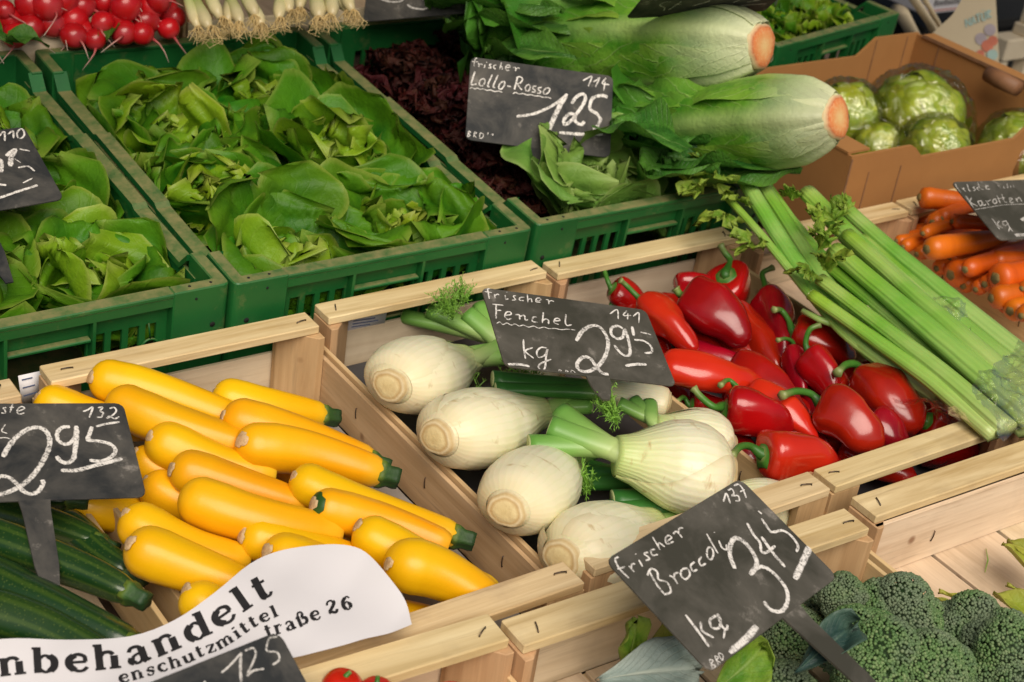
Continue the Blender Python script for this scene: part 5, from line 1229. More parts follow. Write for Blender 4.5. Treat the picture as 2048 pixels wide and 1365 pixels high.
def leaf_grid(L, Wd, elev, cup=.6, ruf=.01, rfreq=(5, 9), rpow=2.0, seed=0, nu=14, nv=13, shape='round', blister=.0, r0=0.0, z0=0.0, twist=0.0, curl=0.0):
    """leaf: grid from base (origin) outward along +x and up; elev = list of elevations (rad) from base to tip"""
    rr = random.Random(seed)
    u = np.linspace(0, 1, nu); v = np.linspace(-1, 1, nv)
    el = np.interp(u, np.linspace(0, 1, len(elev)), elev); ds = L / (nu - 1)
    x = r0 + np.concatenate([[0], np.cumsum(np.cos(el[:-1]) * ds)]); z = z0 + np.concatenate([[0], np.cumsum(np.sin(el[:-1]) * ds)])
    if shape == 'round': w = (.16 + .84 * np.clip(u / .60, 0, 1) ** .75) * np.clip(1 - np.clip((u - .60) / .40, 0, 1) ** 3.2, 0, 1) ** .5
    elif shape == 'long': w = (.30 + .70 * np.clip(u / .65, 0, 1)) * np.sqrt(np.clip(1 - np.clip((u - .7) / .3, 0, 1) ** 2.6, 0, 1))
    else: w = np.sin(np.clip(u, 0, 1) * math.pi) ** .8 * (1 - .3 * u)
    w = w * Wd / 2
    U, Vv = np.meshgrid(u, v, indexing='ij'); Wm = w[:, None]
    phi = Vv * cup * (.4 + .6 * np.clip(U * 2, 0, 1))
    k = cup if cup > .05 else .05
    lat = Wm * np.sin(phi) / k * 1.0; nof = Wm * (1 - np.cos(phi)) / k
    nx, nz = -np.sin(el)[:, None], np.cos(el)[:, None]
    edge = np.maximum(np.abs(Vv), np.clip((U - .45) / .55, 0, 1)) ** 1.0
    q = np.arctan2(Vv, (1.05 - U) * 1.6)
    a1, a2, a3 = (rr.uniform(0, 6.3) for _ in range(3))
    f1, f2 = rfreq
    d = ruf * edge ** rpow * (np.sin(f1 * q * 1.7 + a1) + .55 * np.sin(f2 * q * 1.7 + a2) + .4 * np.sin(f1 * .5 * q + a3))
    d = d + curl * edge ** 3
    ip = ruf * .6 * edge ** (rpow + 1) * np.cos(f1 * q * 1.7 + a1)
    X = x[:, None] + nx * (nof + d) + np.cos(el)[:, None] * ip; Z = z[:, None] + nz * (nof + d) + np.sin(el)[:, None] * ip
    Y = lat + ip * .8 * np.sign(Vv)
    p = np.stack([X, Y, Z], -1).reshape(-1, 3)
    if blister: p = p + (vnoise(p, 45, seed * 1.3) * blister)[:, None] * np.array([.6, .3, .8])
    if twist:
        p[:, 1] += twist * (p[:, 0] / L) ** 2
    i = np.arange(nu - 1)[:, None] * nv + np.arange(nv - 1)[None]
    f = np.stack([i, i + nv, i + nv + 1, i + 1], -1).reshape(-1, 4)
    return p, [f], {'t': U.ravel(), 'a': (Vv.ravel() + 1) / 2, 'e': edge.ravel()}

def rotz(p, a):
    c, s = math.cos(a), math.sin(a); q = p.copy(); q[:, 0] = c * p[:, 0] - s * p[:, 1]; q[:, 1] = s * p[:, 0] + c * p[:, 1]; return q

# leaves and stalks among the radishes
for (u, v, du, dv, n) in ((100, 92, -50, -20, 1), (205, 45, 10, -60, 3), (-10, 30, 50, 10, 4), (25, 88, -30, -30, 5), (215, 80, 20, -60, 6), (198, 75, 30, -60, 7)):
    p = P(u, v, .115); q = P(u + du, v + dv, .13)
    V, F, A = leaf_grid(.06, .034, [.5, .2, -.5], .8, .005, seed=900 + n, nu=12, nv=9, blister=.004)
    o = tag(obj('radish_leaf', mesh_np('radish_leaf', V, F, A), M['radish_leaf']), 'dark green radish leaf among the red radishes', 'leaf', 'leaves of the radish bunches')
    o.location = p; o.rotation_euler = (0, 0, math.atan2(q.y - p.y, q.x - p.x))

# ------------------------------------------------------------------ spring onions
OZ = [(400, 62, 395, -30, 13), (420, 50, 385, -60, 15), (440, 40, 420, -40, 14), (455, 42, 440, -50, 15), (480, 40, 450, -60, 14), (505, 40, 470, -50, 15), (525, 48, 470, -70, 16), (560, 30, 560, -60, 14), (585, 28, 570, -70, 15), (600, 12, 600, -70, 14), (640, 30, 610, -60, 17), (665, 28, 640, -60, 15), (695, 30, 655, -70, 17), (710, 25, 690, -60, 14)]
for i, (u, v, u2, v2, rp) in enumerate(OZ):
    z = .140 + .004 * (i % 3); u += rnd.uniform(-6, 6); v += rnd.uniform(-10, 8); u2 += rnd.uniform(-25, 25)
    A = P(u, v, z); B = A + (P(u2, v2, z + .03) - A).normalized() * .24
    t_ = thing('spring_onion', 'spring onion with white bulb end and hair roots overhanging the lettuce crate', 'spring onion', A, frame(B - A), 'spring onions lying side by side')
    r = rp * mpp(A); t = np.linspace(0, 1, 16)
    tube('bulb', np.stack([t * .24, .004 * np.sin(t * 4 + i), 0 * t], -1), interp(t, [0, .03, .1, .25, 1], [.45, .85, 1, .72, .6]) * r, M['onion_white'], t_, nseg=14)
    parts = []
    for k in range(26):
        a = rnd.uniform(0, 6.3); l = rnd.uniform(.008, .026); s = r * .5
        c = [(0.001, math.cos(a) * s * .5, math.sin(a) * s * .5), (-l * .4, math.cos(a) * s * 1.4, math.sin(a) * s * 1.1), (-l * .8, math.cos(a) * s * 2.0 + rnd.uniform(-.008, .008), -.006 + rnd.uniform(-.008, .008)), (-l + rnd.uniform(-.006, .008), math.cos(a) * s * 1.6 + rnd.uniform(-.014, .014), -.010 + rnd.uniform(-.006, .006))]
        parts.append(sweep(c, [.0008, .0007, .0006, .0003], 4, cap=False))
    V, F, A_ = join(parts)
    ro = obj('roots', mesh_np('roots', V, F, A_), M['root_hair'], t_); ro['kind'] = 'stuff'

# ------------------------------------------------------------------ butterhead lettuces
def inside(V, t_, M4, w=.40, d=.60, m=.022):
    """keep leaf vertices (local to the head t_) within the walls of their crate"""
    A = np.array(M4.inverted() @ Matrix.LocRotScale(t_.location, t_.rotation_euler, None))
    p = V @ A[:3, :3].T + A[:3, 3]
    over = np.clip((p[:, 2] - .012) / .05, 0, 1)                   # above the rim a leaf may lean out a little
    for ax, L in ((0, w), (1, d)):
        lo, hi = m - .03 * over, L - m + .03 * over
        c = np.clip(p[:, ax], lo, hi); ex = np.abs(p[:, ax] - c)
        p[:, ax] = c + (p[:, ax] - c) * .04 * (over > 0); p[:, 2] += ex * .25
    p[:, 2] = np.maximum(p[:, 2], -.155)
    B = np.linalg.inv(A)
    return p @ B[:3, :3].T + B[:3, 3]

def head_leaves(t_, seed, size=1.0, M4=None, mats=('butter_outer', 'butter_inner')):
    rr = random.Random(seed); ang = rr.uniform(0, 6.3); k = 0
    layers = [ # count, length, width, elevations, cup, ruffle, radial start, material
        (5, .132, .180, (1.05, .85, .60, .25), .50, .010, .012, 0),
        (5, .122, .165, (1.25, 1.12, .90, .50), .60, .010, .012, 0),
        (5, .104, .135, (1.4, 1.38, 1.3, 1.15), .80, .010, .012, 1),
        (4, .088, .110, (1.45, 1.65, 1.95, 2.4), .95, .010, .012, 1),
        (3, .076, .085, (1.5, 1.85, 2.4, 2.9), 1.1, .009, .010, 1)]
    for li, (n, L, Wd, el, cup, ruf, r0, mi) in enumerate(layers):
        for j in range(n):
            ang += 2 * math.pi / n + rr.uniform(-.3, .3) if j else .55
            e0 = rr.uniform(-.16, .16); e = [a + e0 + rr.uniform(-.08, .08) for a in el]
            if li < 3 and rr.random() < .30: e[-1] -= rr.uniform(.6, 1.3)           # tip folded outward
            if li in (1, 2) and rr.random() < .2: e[-1] += 1.0
            s = size * rr.uniform(.85, 1.15)
            V, F, A = leaf_grid(L * s, Wd * s * rr.uniform(.9, 1.15), e, cup * rr.uniform(.6, 1.3), ruf * s * rr.uniform(.8, 1.6), (rr.choice((1.5, 2.2, 3)), rr.choice((4.5, 6, 7.5))), 1.6, seed * 50 + k, 25, 27, 'round', .0030, r0 * s, 0, rr.uniform(-.02, .02))
            q = np.stack([vnoise(V, 14, seed * 3.1 + k), vnoise(V, 14, seed * 5.7 + k), vnoise(V, 14, seed * 7.3 + k)], -1)
            V = V + q * (.003 + .014 * A['t'] * (.4 + .6 * A['e']))[:, None] * s
            fs = vnoise(V, 70, k) * .0045 * (.3 + A['e'] ** 3)
            V = V + fs[:, None] * np.array([.4, .2, 1.0])
            V = rotz(V, ang); k += 1
            if M4 is not None: V = inside(V, t_, M4)
            obj('leaf', mesh_np('leaf', V, F, A), M[mats[mi if not (li == 2 and rr.random() < .4) else 0]], t_)

def lettuce(label, M4, a, b, z, size, seed, group, tilt=(0, 0)):
    p = M4 @ Vector((a, b, z))
    t_ = thing('butterhead_lettuce', label, 'lettuce', p, (tilt[0], tilt[1], 0), group)
    head_leaves(t_, seed, size, M4, ('butter_pale', 'butter_pale') if group.endswith('Lollo-Rosso sign') else ('butter_outer', 'butter_inner'))
    return t_
LG = {'G1': 'butterhead lettuces behind the dark courgettes', 'G2': 'butterhead lettuces in the crate between', 'G3': 'butterhead lettuces under the Lollo-Rosso sign'}
LH = [
 ('G1', .290, .120, -.122, 1.06, 'bright green lettuce head at the front wall, beside the hook moulding'),
 ('G1', .105, .125, -.122, 1.06, 'green lettuce with a broad flat outer leaf before the smudged sign'),
 ('G1', .300, .290, -.128, 1.02, 'lettuce with a long folded leaf beside the smudged sign'),
 ('G1', .290, .450, -.130, 1.04, 'lettuce behind the smudged sign numbered 110'),
 ('G1', .115, .430, -.130, 1.04, 'lettuce beyond the sign numbered 110, away from the wall'),
 ('G1', .110, .290, -.130, 1.0, 'lettuce crushed under the smudged sign'),
 ('G2', .118, .108, -.122, 1.10, 'butterhead lettuce with a domed outer leaf at the front corner, behind the yellow courgettes'),
 ('G2', .290, .112, -.122, 1.08, 'butterhead lettuce at the front wall behind the fennel crate'),
 ('G2', .112, .270, -.126, 1.00, 'butterhead lettuce second from the front wall, beside the crate with the hook moulding'),
 ('G2', .285, .300, -.122, 1.08, 'butterhead lettuce in the second row, along the red lettuce crate'),
 ('G2', .118, .435, -.126, 1.10, 'open butterhead lettuce with a curled yellow-green heart, near the radishes'),
 ('G2', .285, .475, -.124, 1.08, 'butterhead lettuce with upright outer leaves at the back wall below the spring onions'),
 ('G3', .155, .112, -.090, 1.04, 'lettuce with a large pale leaf covering the foot of the Lollo-Rosso sign'),
 ('G3', .300, .085, -.112, .90, 'smaller curly lettuce in the corner below the celery leaves'),
]
for i, (g_, a, b, z, s, lb) in enumerate(LH):
    lettuce(lb, GM[g_], a, b, z, s, 11 + i + (75 if g_ == 'G3' else 0), LG[g_], (rnd.uniform(.12, .38), rnd.uniform(-.15, .15)))
for i, (a, b) in enumerate(((.10, .10), (.21, .12), (.31, .10), (.12, .25), (.25, .26), (.33, .28), (.2, .40))):
    p = GM['G4'] @ Vector((a, b, -.09))
    t_ = thing('leaf_lettuce', 'loose pale green lettuce in the crate behind the cardboard box', 'lettuce', p, (0, 0, i * 1.1), 'loose lettuces in the far green crate')
    rr = random.Random(60 + i)
    for j in range(12):
        V, F, A = leaf_grid(.095 * rr.uniform(.8, 1.1), .05, [1.2, .9 + rr.uniform(-.3, .3), .3], .7, .010, (4, 8), 1.5, 700 + i * 20 + j, 11, 11, 'round', .003, .006)
        obj('leaf', mesh_np('leaf', rotz(V, j * 2.4), F, A), M['butter_inner' if j % 3 else 'butter_outer'], t_)

# ------------------------------------------------------------------ Lollo Rosso
for i, (a, b, s) in enumerate(((.11, .245, 1.0), (.25, .25, 1.0), (.12, .37, 1.05), (.26, .385, 1.05), (.13, .49, 1.0), (.27, .51, 1.0), (.35, .16, .8), (.34, .30, .9), (.055, .16, .8))):
    p = GM['G3'] @ Vector((a, b, -.125))
    t_ = thing('red_frilly_lettuce', 'dark red frilly lettuce head in the crate around the Lollo-Rosso sign', 'lettuce', p, (rnd.uniform(-.1, .1), rnd.uniform(-.1, .1), rnd.uniform(0, 6)), 'dark red frilly lettuces')
    rr = random.Random(500 + i); ang = 0
    for li, (n, L, el) in enumerate(((8, .115, (.9, .7, .4)), (7, .115, (1.25, 1.1, .8)), (6, .11, (1.5, 1.45, 1.3)))):
        for j in range(n):
            ang += 2.4
            V, F, A = leaf_grid(L * s * rr.uniform(.85, 1.1), .10 * s, [e + rr.uniform(-.15, .15) for e in el], .8, .0075, (15, 31), 2.0, 3000 + i * 60 + li * 20 + j, 20, 61, 'round', .007, .008)
            V = V + (np.stack([vnoise(V, 170, j), vnoise(V, 170, j + 9), vnoise(V, 170, j + 17)], -1) * .010) * (A['e'] ** 2)[:, None]
            obj('leaf', mesh_np('leaf', rotz(V, ang), F, A), M['lollo_leaf'], t_)

# ------------------------------------------------------------------ romaine lettuces, lying with the cut base towards the box
def romaine(label, base, tip, r, seed, roll=0.0):
    base = Vector(base); tip = Vector(tip); L = (tip - base).length
    R3 = frame(tip - base)
    # leaves are made standing along +z: turn z to the lying axis
    Rz = R3 @ Matrix.Rotation(math.radians(90), 3, 'Y') @ Matrix.Rotation(roll, 3, 'Z')
    t_ = thing('romaine_lettuce', label, 'lettuce', base, Rz, 'romaine lettuces lying above the crates')
    rr = random.Random(seed); k = 0; ang = rr.uniform(0, 6)
    for li, (n, rf, Lf, Wf, dark) in enumerate(((5, .55, .92, 2.3, 0), (5, .78, .97, 2.6, 0), (5, .96, .97, 2.9, 0), (4, 1.08, .98, 2.9, 0))):
        if li == 3:                                                 # one outer leaf shows its midrib to the customer
            cd = Rz.transposed() @ (CAM_POS - base); ang = math.atan2(cd.y, cd.x) + .25 - 2 * math.pi / n
        for j in range(n):
            ang += 2 * math.pi / n + rr.uniform(-.15, .15)
            nu, nv = 30, 23; u = np.linspace(0, 1, nu); v = np.linspace(-1, 1, nv)
            Ll = L * Lf * rr.uniform(.85, 1.05)
            rad = r * rf * np.interp(u, [0, .04, .12, .3, .55, .8, 1], [.46, .62, .84, .97, .93, .90, 1.0 + rr.uniform(-.25, .3)])
            w = r * Wf * np.interp(u, [0, .1, .3, .6, .8, .93, .98, 1], [.24, .36, .52, .64, .60, .42, .24, .04]) * rr.uniform(.9, 1.1)
            U, Vv = np.meshgrid(u, v, indexing='ij')
            th = Vv * np.minimum(w / np.maximum(rad, 1e-4), 1.25)[:, None] * .9
            Rm = rad[:, None] + .0
            rib = .0060 * np.exp(-(Vv / (.10 + .10 * (1 - U))) ** 2) * (1 - .75 * U)
            edge = np.maximum(np.abs(Vv), np.clip((U - .8) / .2, 0, 1))
            q = Vv * 2 + U * 9
            ruf = (.0015 + .020 * U ** 2) * edge ** 2.5 * (np.sin(11 * U + rr.uniform(0, 6) + 2 * Vv) + .6 * np.sin(23 * U + rr.uniform(0, 6)))
            lift = .002 * edge ** 3 + .020 * edge ** 3 * np.clip((U - .45) * 1.8, 0, 1)
            Rm = Rm + rib + ruf + lift
            X = Rm * np.cos(th); Y = Rm * np.sin(th); Z = U * Ll + 0 * th
            p = np.stack([X, Y, Z], -1).reshape(-1, 3)
            p += (vnoise(p, 60, seed + k) * .006)[:, None] * np.stack([np.cos(th), np.sin(th), 0 * th], -1).reshape(-1, 3) * (U.reshape(-1, 1) * 1.2)
            p[:, 2] -= 0
            p = rotz(p, ang)
            i = np.arange(nu - 1)[:, None] * nv + np.arange(nv - 1)[None]
            f = np.stack([i, i + nv, i + nv + 1, i + 1], -1).reshape(-1, 4)
            obj('leaf', mesh_np('leaf', p, [f], {'t': U.ravel(), 'a': (Vv.ravel() + 1) / 2, 'e': edge.ravel()}), M['romaine_dark' if dark and j % 2 else 'romaine_leaf'], t_)
            k += 1
    V, F, A = sweep([(0, 0, -.0062), (0, 0, -.0060), (0, 0, -.0052), (0, 0, -.002), (0, 0, .01)], [r * .05, r * .26, r * .42, r * .49, r * .54], 22, lambda th, s: 1 + .06 * np.cos(3 * th + seed) + .03 * np.sin(8 * th))
    obj('cut_base', mesh_np('cut_base', V, F, A), M['romaine_cut'], t_)
    return t_
def at_dist(u, v, z): return P(u, v, z)
romaine('romaine lettuce with an orange cut base, lying beside the cardboard box', P(1672, 236, .185), P(1245, 268, .045), 84 * mpp(P(1500, 240, .12)), 1, .4)
romaine('romaine lettuce with a broad orange cut base, lying behind the other one', P(1522, 92, .225), P(1010, 84, .085), 84 * mpp(P(1400, 90, .16)), 2, 1.2)
romaine('romaine lettuce cut by the picture edge, leaves over the red lettuce crate', P(1420, -30, .22), P(915, 30, .14), 78 * mpp(P(1200, 0, .17)), 3, .2)

def hang_leaf(i, a, b, za, zb, Wd, mat='romaine_dark'):
    A = P(*a, za); B = P(*b, zb); L = (B - A).length * 1.05
    V, F, At = leaf_grid(L, Wd, [.15, .05, -.2], .6, .010, (4, 8), 1.8, 400 + i, 24, 21, 'long', .006)
    o = tag(obj('romaine_leaf', mesh_np('romaine_leaf', V, F, At), M[mat]), 'loose dark green romaine leaf hanging over the red lettuce', 'leaf', 'loose outer romaine leaves')
    o.location = A; o.rotation_euler = frame(B - A).to_euler()
for i, (a, b, za, zb, Wd) in enumerate((((1560, 330), (1330, 335), .10, .075, .10), ((1520, 300), (1262, 290), .10, .085, .09), ((1600, 345), (1400, 365), .09, .065, .09), ((1180, 55), (905, 62), .17, .12, .15), ((1120, 20), (872, 18), .19, .14, .15), ((1150, 112), (985, 108), .15, .12, .10), ((1380, 300), (1225, 255), .12, .10, .11), ((1440, 345), (1290, 350), .09, .07, .10))):
    hang_leaf(i, a, b, za, zb, Wd)

# ------------------------------------------------------------------ film-wrapped iceberg lettuces
IZ = [((1832, 244), 106, -.010, 'large iceberg lettuce in clear film at the back of the cardboard box'), ((1868, 306), 76, -.016, 'film-wrapped iceberg lettuce catching glints at the front wall of the box'), ((2030, 300), 78, -.02, 'iceberg lettuce in film beside the far wall of the cardboard box'), ((1690, 235), 76, -.01, 'film-wrapped iceberg lettuce behind the romaine base'), ((1752, 300), 62, -.04, 'small film-wrapped iceberg lettuce low in the box by the romaine')]
for i, ((u, v), rp, z, lb) in enumerate(IZ):
    c = P(u, v, z); r = rp * mpp(c) * .97
    t_ = thing('iceberg_lettuce', lb, 'lettuce', c, (rnd.uniform(-.5, .5), rnd.uniform(-.5, .5), rnd.uniform(0, 6)), 'film-wrapped iceberg lettuces in the cardboard box')
    rr = random.Random(800 + i)
    for j in range(11):
        nu = nv = 19; U, Vv = np.meshgrid(np.linspace(-1, 1, nu), np.linspace(-1, 1, nv), indexing='ij')
        rad2 = np.sqrt(U ** 2 + Vv ** 2) / 1.414; A1 = 1.25 * rr.uniform(.8, 1.05)
        th = Vv * A1; ph = U * A1 * .9
        R_ = r * (.90 + .016 * (j % 5)) + r * .06 * np.sin(5 * U + j) * np.sin(4 * Vv + j * 2) + r * .05 * rad2 ** 3 * (np.sin(7 * np.arctan2(U, Vv) + j) + .6)
        d = np.stack([np.cos(th) * np.cos(ph), np.sin(th) * np.cos(ph), np.sin(ph)], -1).reshape(-1, 3)
        p = d * R_.reshape(-1, 1)
        p = p * (1 + .06 * vnoise(d, 3.5, i * 3 + j) + .03 * vnoise(d, 9, i + j))[:, None]
        Rr = Matrix.Rotation(j * 2.4, 3, 'Z') @ Matrix.Rotation([-1.2, -.5, 0, .6, 1.1][j % 5], 3, 'Y')
        p = p @ np.array(Rr).T
        q = np.arange(nu - 1)[:, None] * nv + np.arange(nv - 1)[None]
        f = np.stack([q, q + nv, q + nv + 1, q + 1], -1).reshape(-1, 4)
        obj('leaf', mesh_np('leaf', p, [f], {'t': (U.ravel() + 1) / 2, 'a': (Vv.ravel() + 1) / 2, 'e': rad2.ravel()}), M['iceberg_leaf'], t_)
    t = np.sin(np.linspace(-math.pi / 2, math.pi / 2, 60)); prof = np.sqrt(np.clip(1 - t ** 2, 0.0001, 1))
    V, F, A = sweep(np.stack([0 * t, 0 * t, t * r * 1.05], -1), prof * r * 1.07, 90)
    V = V * (1.02 + .06 * vnoise(V / r, 3.2, i) + .07 * np.abs(vnoise(V / r, 5.5, i + 5)) + .025 * np.abs(vnoise(V / r, 14, i + 5)))[:, None]
    fo = obj('film_wrap', mesh_np('film_wrap', V, F, A), M['wrap_film'], t_)

# ------------------------------------------------------------------ celery
def celery_leaf(parent, p, d, size, seed):
    rr = random.Random(seed); parts = []
    for k in range(3):
        V, F, A = leaf_grid(size * rr.uniform(.7, 1.1), size * .75, [.6, .3, -.2], .7, size * .10, (5, 9), 1.4, seed * 7 + k, 12, 13, 'round', size * .05)
        # toothed outline
        e = A['e']; ang = np.arctan2(V[:, 1], V[:, 0] - size * .3)
        V[:, :2] *= (1 + .22 * (e ** 2) * np.sign(np.sin(9 * ang)))[:, None]
        V = rotz(V, (k - 1) * 1.0 + rr.uniform(-.2, .2))
        R_ = np.array(frame(d, (0, .2, 1)) @ Matrix.Rotation(rr.uniform(-.7, .7), 3, 'X'))
        o = obj('leaflet', mesh_np('leaflet', V @ R_.T + np.array(p), F, A), M['celery_leaf'], parent)

def celery(label, stalks, leaves, seed):
    o = Vector(stalks[0][1]); t_ = thing('celery_bunch', label, 'celery', o, None, 'celery bunches')
    for k, st_ in enumerate(stalks):
        a, b, r, bend = st_[:4]; a = Vector(a) - o; b = Vector(b) - o
        d = (a - b); side = d.cross(Vector((0, 0, 1))).normalized()
        pts = [b, b.lerp(a, .35) + side * bend + Vector((0, 0, abs(bend) * .3)), b.lerp(a, .7) + side * bend * .8, a]
        if len(st_) > 4: pts = [b] + [Vector(q) - o for q in st_[4]] + [a]
        c = catmull([tuple(q) for q in pts], 8)
        def sec(th, s):
            return 1 + .03 * np.cos(11 * th + 1.3 * k) + .012 * np.cos(5 * th + k) - .42 * np.exp(-((np.abs(np.mod(th, 2 * math.pi) - math.pi)) / .7) ** 2)
        m = len(c); q = np.linspace(0, 1, m)
        tube('stalk', c, interp(q, [0, .3, .7, 1], [1.42, 1.25, 1.0, .95]) * r, M['celery_stalk'], t_, nseg=36, section=sec, ell=(.9, 1.1), up=(.25 * math.sin(k * 2.1), .25 * math.cos(k * 1.7), 1))
        dd = c[-1] - c[-2]; dd /= np.linalg.norm(dd)
        V, F, A = sweep([c[-1] - dd * .0008, c[-1] + dd * .0004], [r * .93, r * .93], 36, sec, ell=(.9, 1.1), up=(.25 * math.sin(k * 2.1), .25 * math.cos(k * 1.7), 1))
        obj('cut_end', mesh_np('cut_end', V, F, A), M['cut_end'], t_)
    for k, (p, d, s) in enumerate(leaves):
        celery_leaf(t_, Vector(p) - o, d, s, seed * 20 + k)
    return t_
kc = mpp(P(1750, 600, .02))
FA = P(1880, 790, -.012)
SA = [(P(1466, 322, .075), FA, 18, 0, [P(1730, 690, .004), P(1640, 590, .022), P(1552, 465, .05)]), (P(1500, 334, .066), FA, 17, 0, [P(1750, 690, .004), P(1668, 590, .018), P(1585, 465, .045)]), (P(1612, 384, .07), P(1930, 690, .02), 19, -.004), (P(1450, 390, .055), FA, 9, 0, [P(1715, 690, .004), P(1622, 592, .022), P(1530, 480, .045)]), (P(1545, 400, .05), FA, 15, 0, [P(1770, 690, .0), P(1690, 590, .012), P(1620, 490, .035)]), (P(1568, 440, .045), FA, 13, 0, [P(1770, 690, .0), P(1700, 590, .012), P(1640, 510, .03)]), (P(1590, 470, .040), P(1800, 640, .010), 14, .0), (P(1525, 360, .06), FA, 13, 0, [P(1760, 690, .0), P(1680, 590, .014), P(1602, 470, .04)]), (P(1640, 420, .055), P(1900, 690, .01), 15, -.003)]
LA = [(P(1440, 372, .07), (-1, .2, .1), .040), (P(1420, 345, .075), (-.8, .5, .4), .036), (P(1405, 385, .06), (-1, .0, -.2), .034), (P(1450, 430, .05), (-1, -.3, -.3), .034), (P(1470, 400, .06), (-.6, -.6, .1), .030), (P(1510, 330, .08), (-.3, .5, .5), .022), (P(1510, 495, .035), (-1, -.4, -.2), .034), (P(1585, 400, .06), (-.5, .5, .6), .024)]
celery('celery bunch with leafy tops reaching the romaine lettuce', [(q[0], q[1], q[2] * kc, *q[3:]) for q in SA], LA, 1)
SBn = [(P(1622, 590, .035), P(1992, 872, .0), 14, .006), (P(1640, 560, .045), P(2015, 862, .008), 16, .005), (P(1655, 528, .040), P(2040, 850, .0), 14, .002), (P(1668, 500, .058), P(2070, 842, .018), 20, .0), (P(1694, 470, .062), P(2080, 812, .024), 18, -.002), (P(1722, 478, .055), P(2085, 785, .015), 15, -.003), (P(1750, 474, .050), P(2085, 762, .012), 15, -.004), (P(1672, 402, .072), P(2078, 742, .02), 18, -.006), (P(1690, 420, .06), P(2085, 760, .012), 14, -.003), (P(1690, 530, .035), P(2060, 855, .0), 15, .0), (P(1730, 560, .025), P(2055, 866, -.005), 15, .0), (P(1780, 520, .035), P(2100, 800, .005), 16, -.003), (P(1760, 500, .04), P(2090, 800, .01), 14, .0)]
LB = [(P(1640, 500, .065), (-.6, .4, .5), .034), (P(1655, 540, .06), (-.2, -.6, .4), .034), (P(1632, 455, .07), (-.5, .5, .6), .032), (P(1668, 440, .075), (.2, .6, .5), .030), (P(1620, 545, .05), (-1, .0, .0), .030), (P(1690, 425, .08), (-.4, .4, .4), .026), (P(1650, 470, .075), (.5, -.4, .4), .026)]
celery('celery bunch with thick trimmed stalks, its foot wrapped in clear film', [(a, b, r * kc, bd) for a, b, r, bd in SBn], LB, 2)
tube('celery_offcut', [P(1605, 622, .012), P(1640, 640, .012), P(1690, 658, .008)], [.0035, .004, .0035], M['celery_stalk'])
tag(bpy.data.objects['celery_offcut'], 'thin loose celery stem lying over the red peppers', 'celery')
# crumpled clear film round the foot of the celery
def film_sheet(label, outline, z, seed, amp=.02):
    n = 26; (a, b, c, d) = [Vector(P(u, v, zz)) for (u, v), zz in zip(outline, z)]
    V = []
    for i in range(n):
        for j in range(n):
            s, t = i / (n - 1), j / (n - 1)
            p = (a.lerp(b, s)).lerp(d.lerp(c, s), t)
            V.append(tuple(p))
    V = np.array(V)
    nz = vnoise(V, 28, seed) + .6 * np.abs(vnoise(V, 60, seed + 3)) + .3 * vnoise(V, 130, seed + 5)
    V[:, 2] += amp * nz; V[:, 0] += amp * .5 * vnoise(V, 40, seed + 7); V[:, 1] += amp * .5 * vnoise(V, 40, seed + 8)
    i = np.arange(n - 1)[:, None] * n + np.arange(n - 1)[None]
    o = obj('plastic_film', mesh_np('plastic_film', V, [np.stack([i, i + n, i + n + 1, i + 1], -1).reshape(-1, 4)]), M['plastic_film'])
    return tag(o, label, 'film', 'clear film round the celery')
film_sheet('crumpled clear plastic film wrapped round the celery foot', [(1935, 775), (2035, 690), (2130, 790), (2010, 880)], [.055, .055, .05, .035], 3, .016)
film_sheet('clear plastic film edge hanging between celery and peppers', [(1780, 790), (1880, 820), (1990, 850), (1870, 830)], [.0, .01, .01, -.02], 9, .016)
film_sheet('crumpled clear film tip rising beside the carrot crate', [(1870, 590), (1930, 610), (1950, 680), (1900, 660)], [.05, .05, .03, .04], 15, .016)

# ------------------------------------------------------------------ broccoli
ICO_V = []
g_ = (1 + 5 ** .5) / 2
ICO_V = np.array([(-1, g_, 0), (1, g_, 0), (-1, -g_, 0), (1, -g_, 0), (0, -1, g_), (0, 1, g_), (0, -1, -g_), (0, 1, -g_), (g_, 0, -1), (g_, 0, 1), (-g_, 0, -1), (-g_, 0, 1)]) / math.sqrt(1 + g_ * g_)
ICO_F = np.array([(0, 11, 5), (0, 5, 1), (0, 1, 7), (0, 7, 10), (0, 10, 11), (1, 5, 9), (5, 11, 4), (11, 10, 2), (10, 7, 6), (7, 1, 8), (3, 9, 4), (3, 4, 2), (3, 2, 6), (3, 6, 8), (3, 8, 9), (4, 9, 5), (2, 4, 11), (6, 2, 10), (8, 6, 7), (9, 8, 1)])
def fib(n):
    i = np.arange(n) + .5; ph = np.arccos(1 - 2 * i / n); th = math.pi * (1 + 5 ** .5) * i
    return np.stack([np.cos(th) * np.sin(ph), np.sin(th) * np.sin(ph), np.cos(ph)], -1)

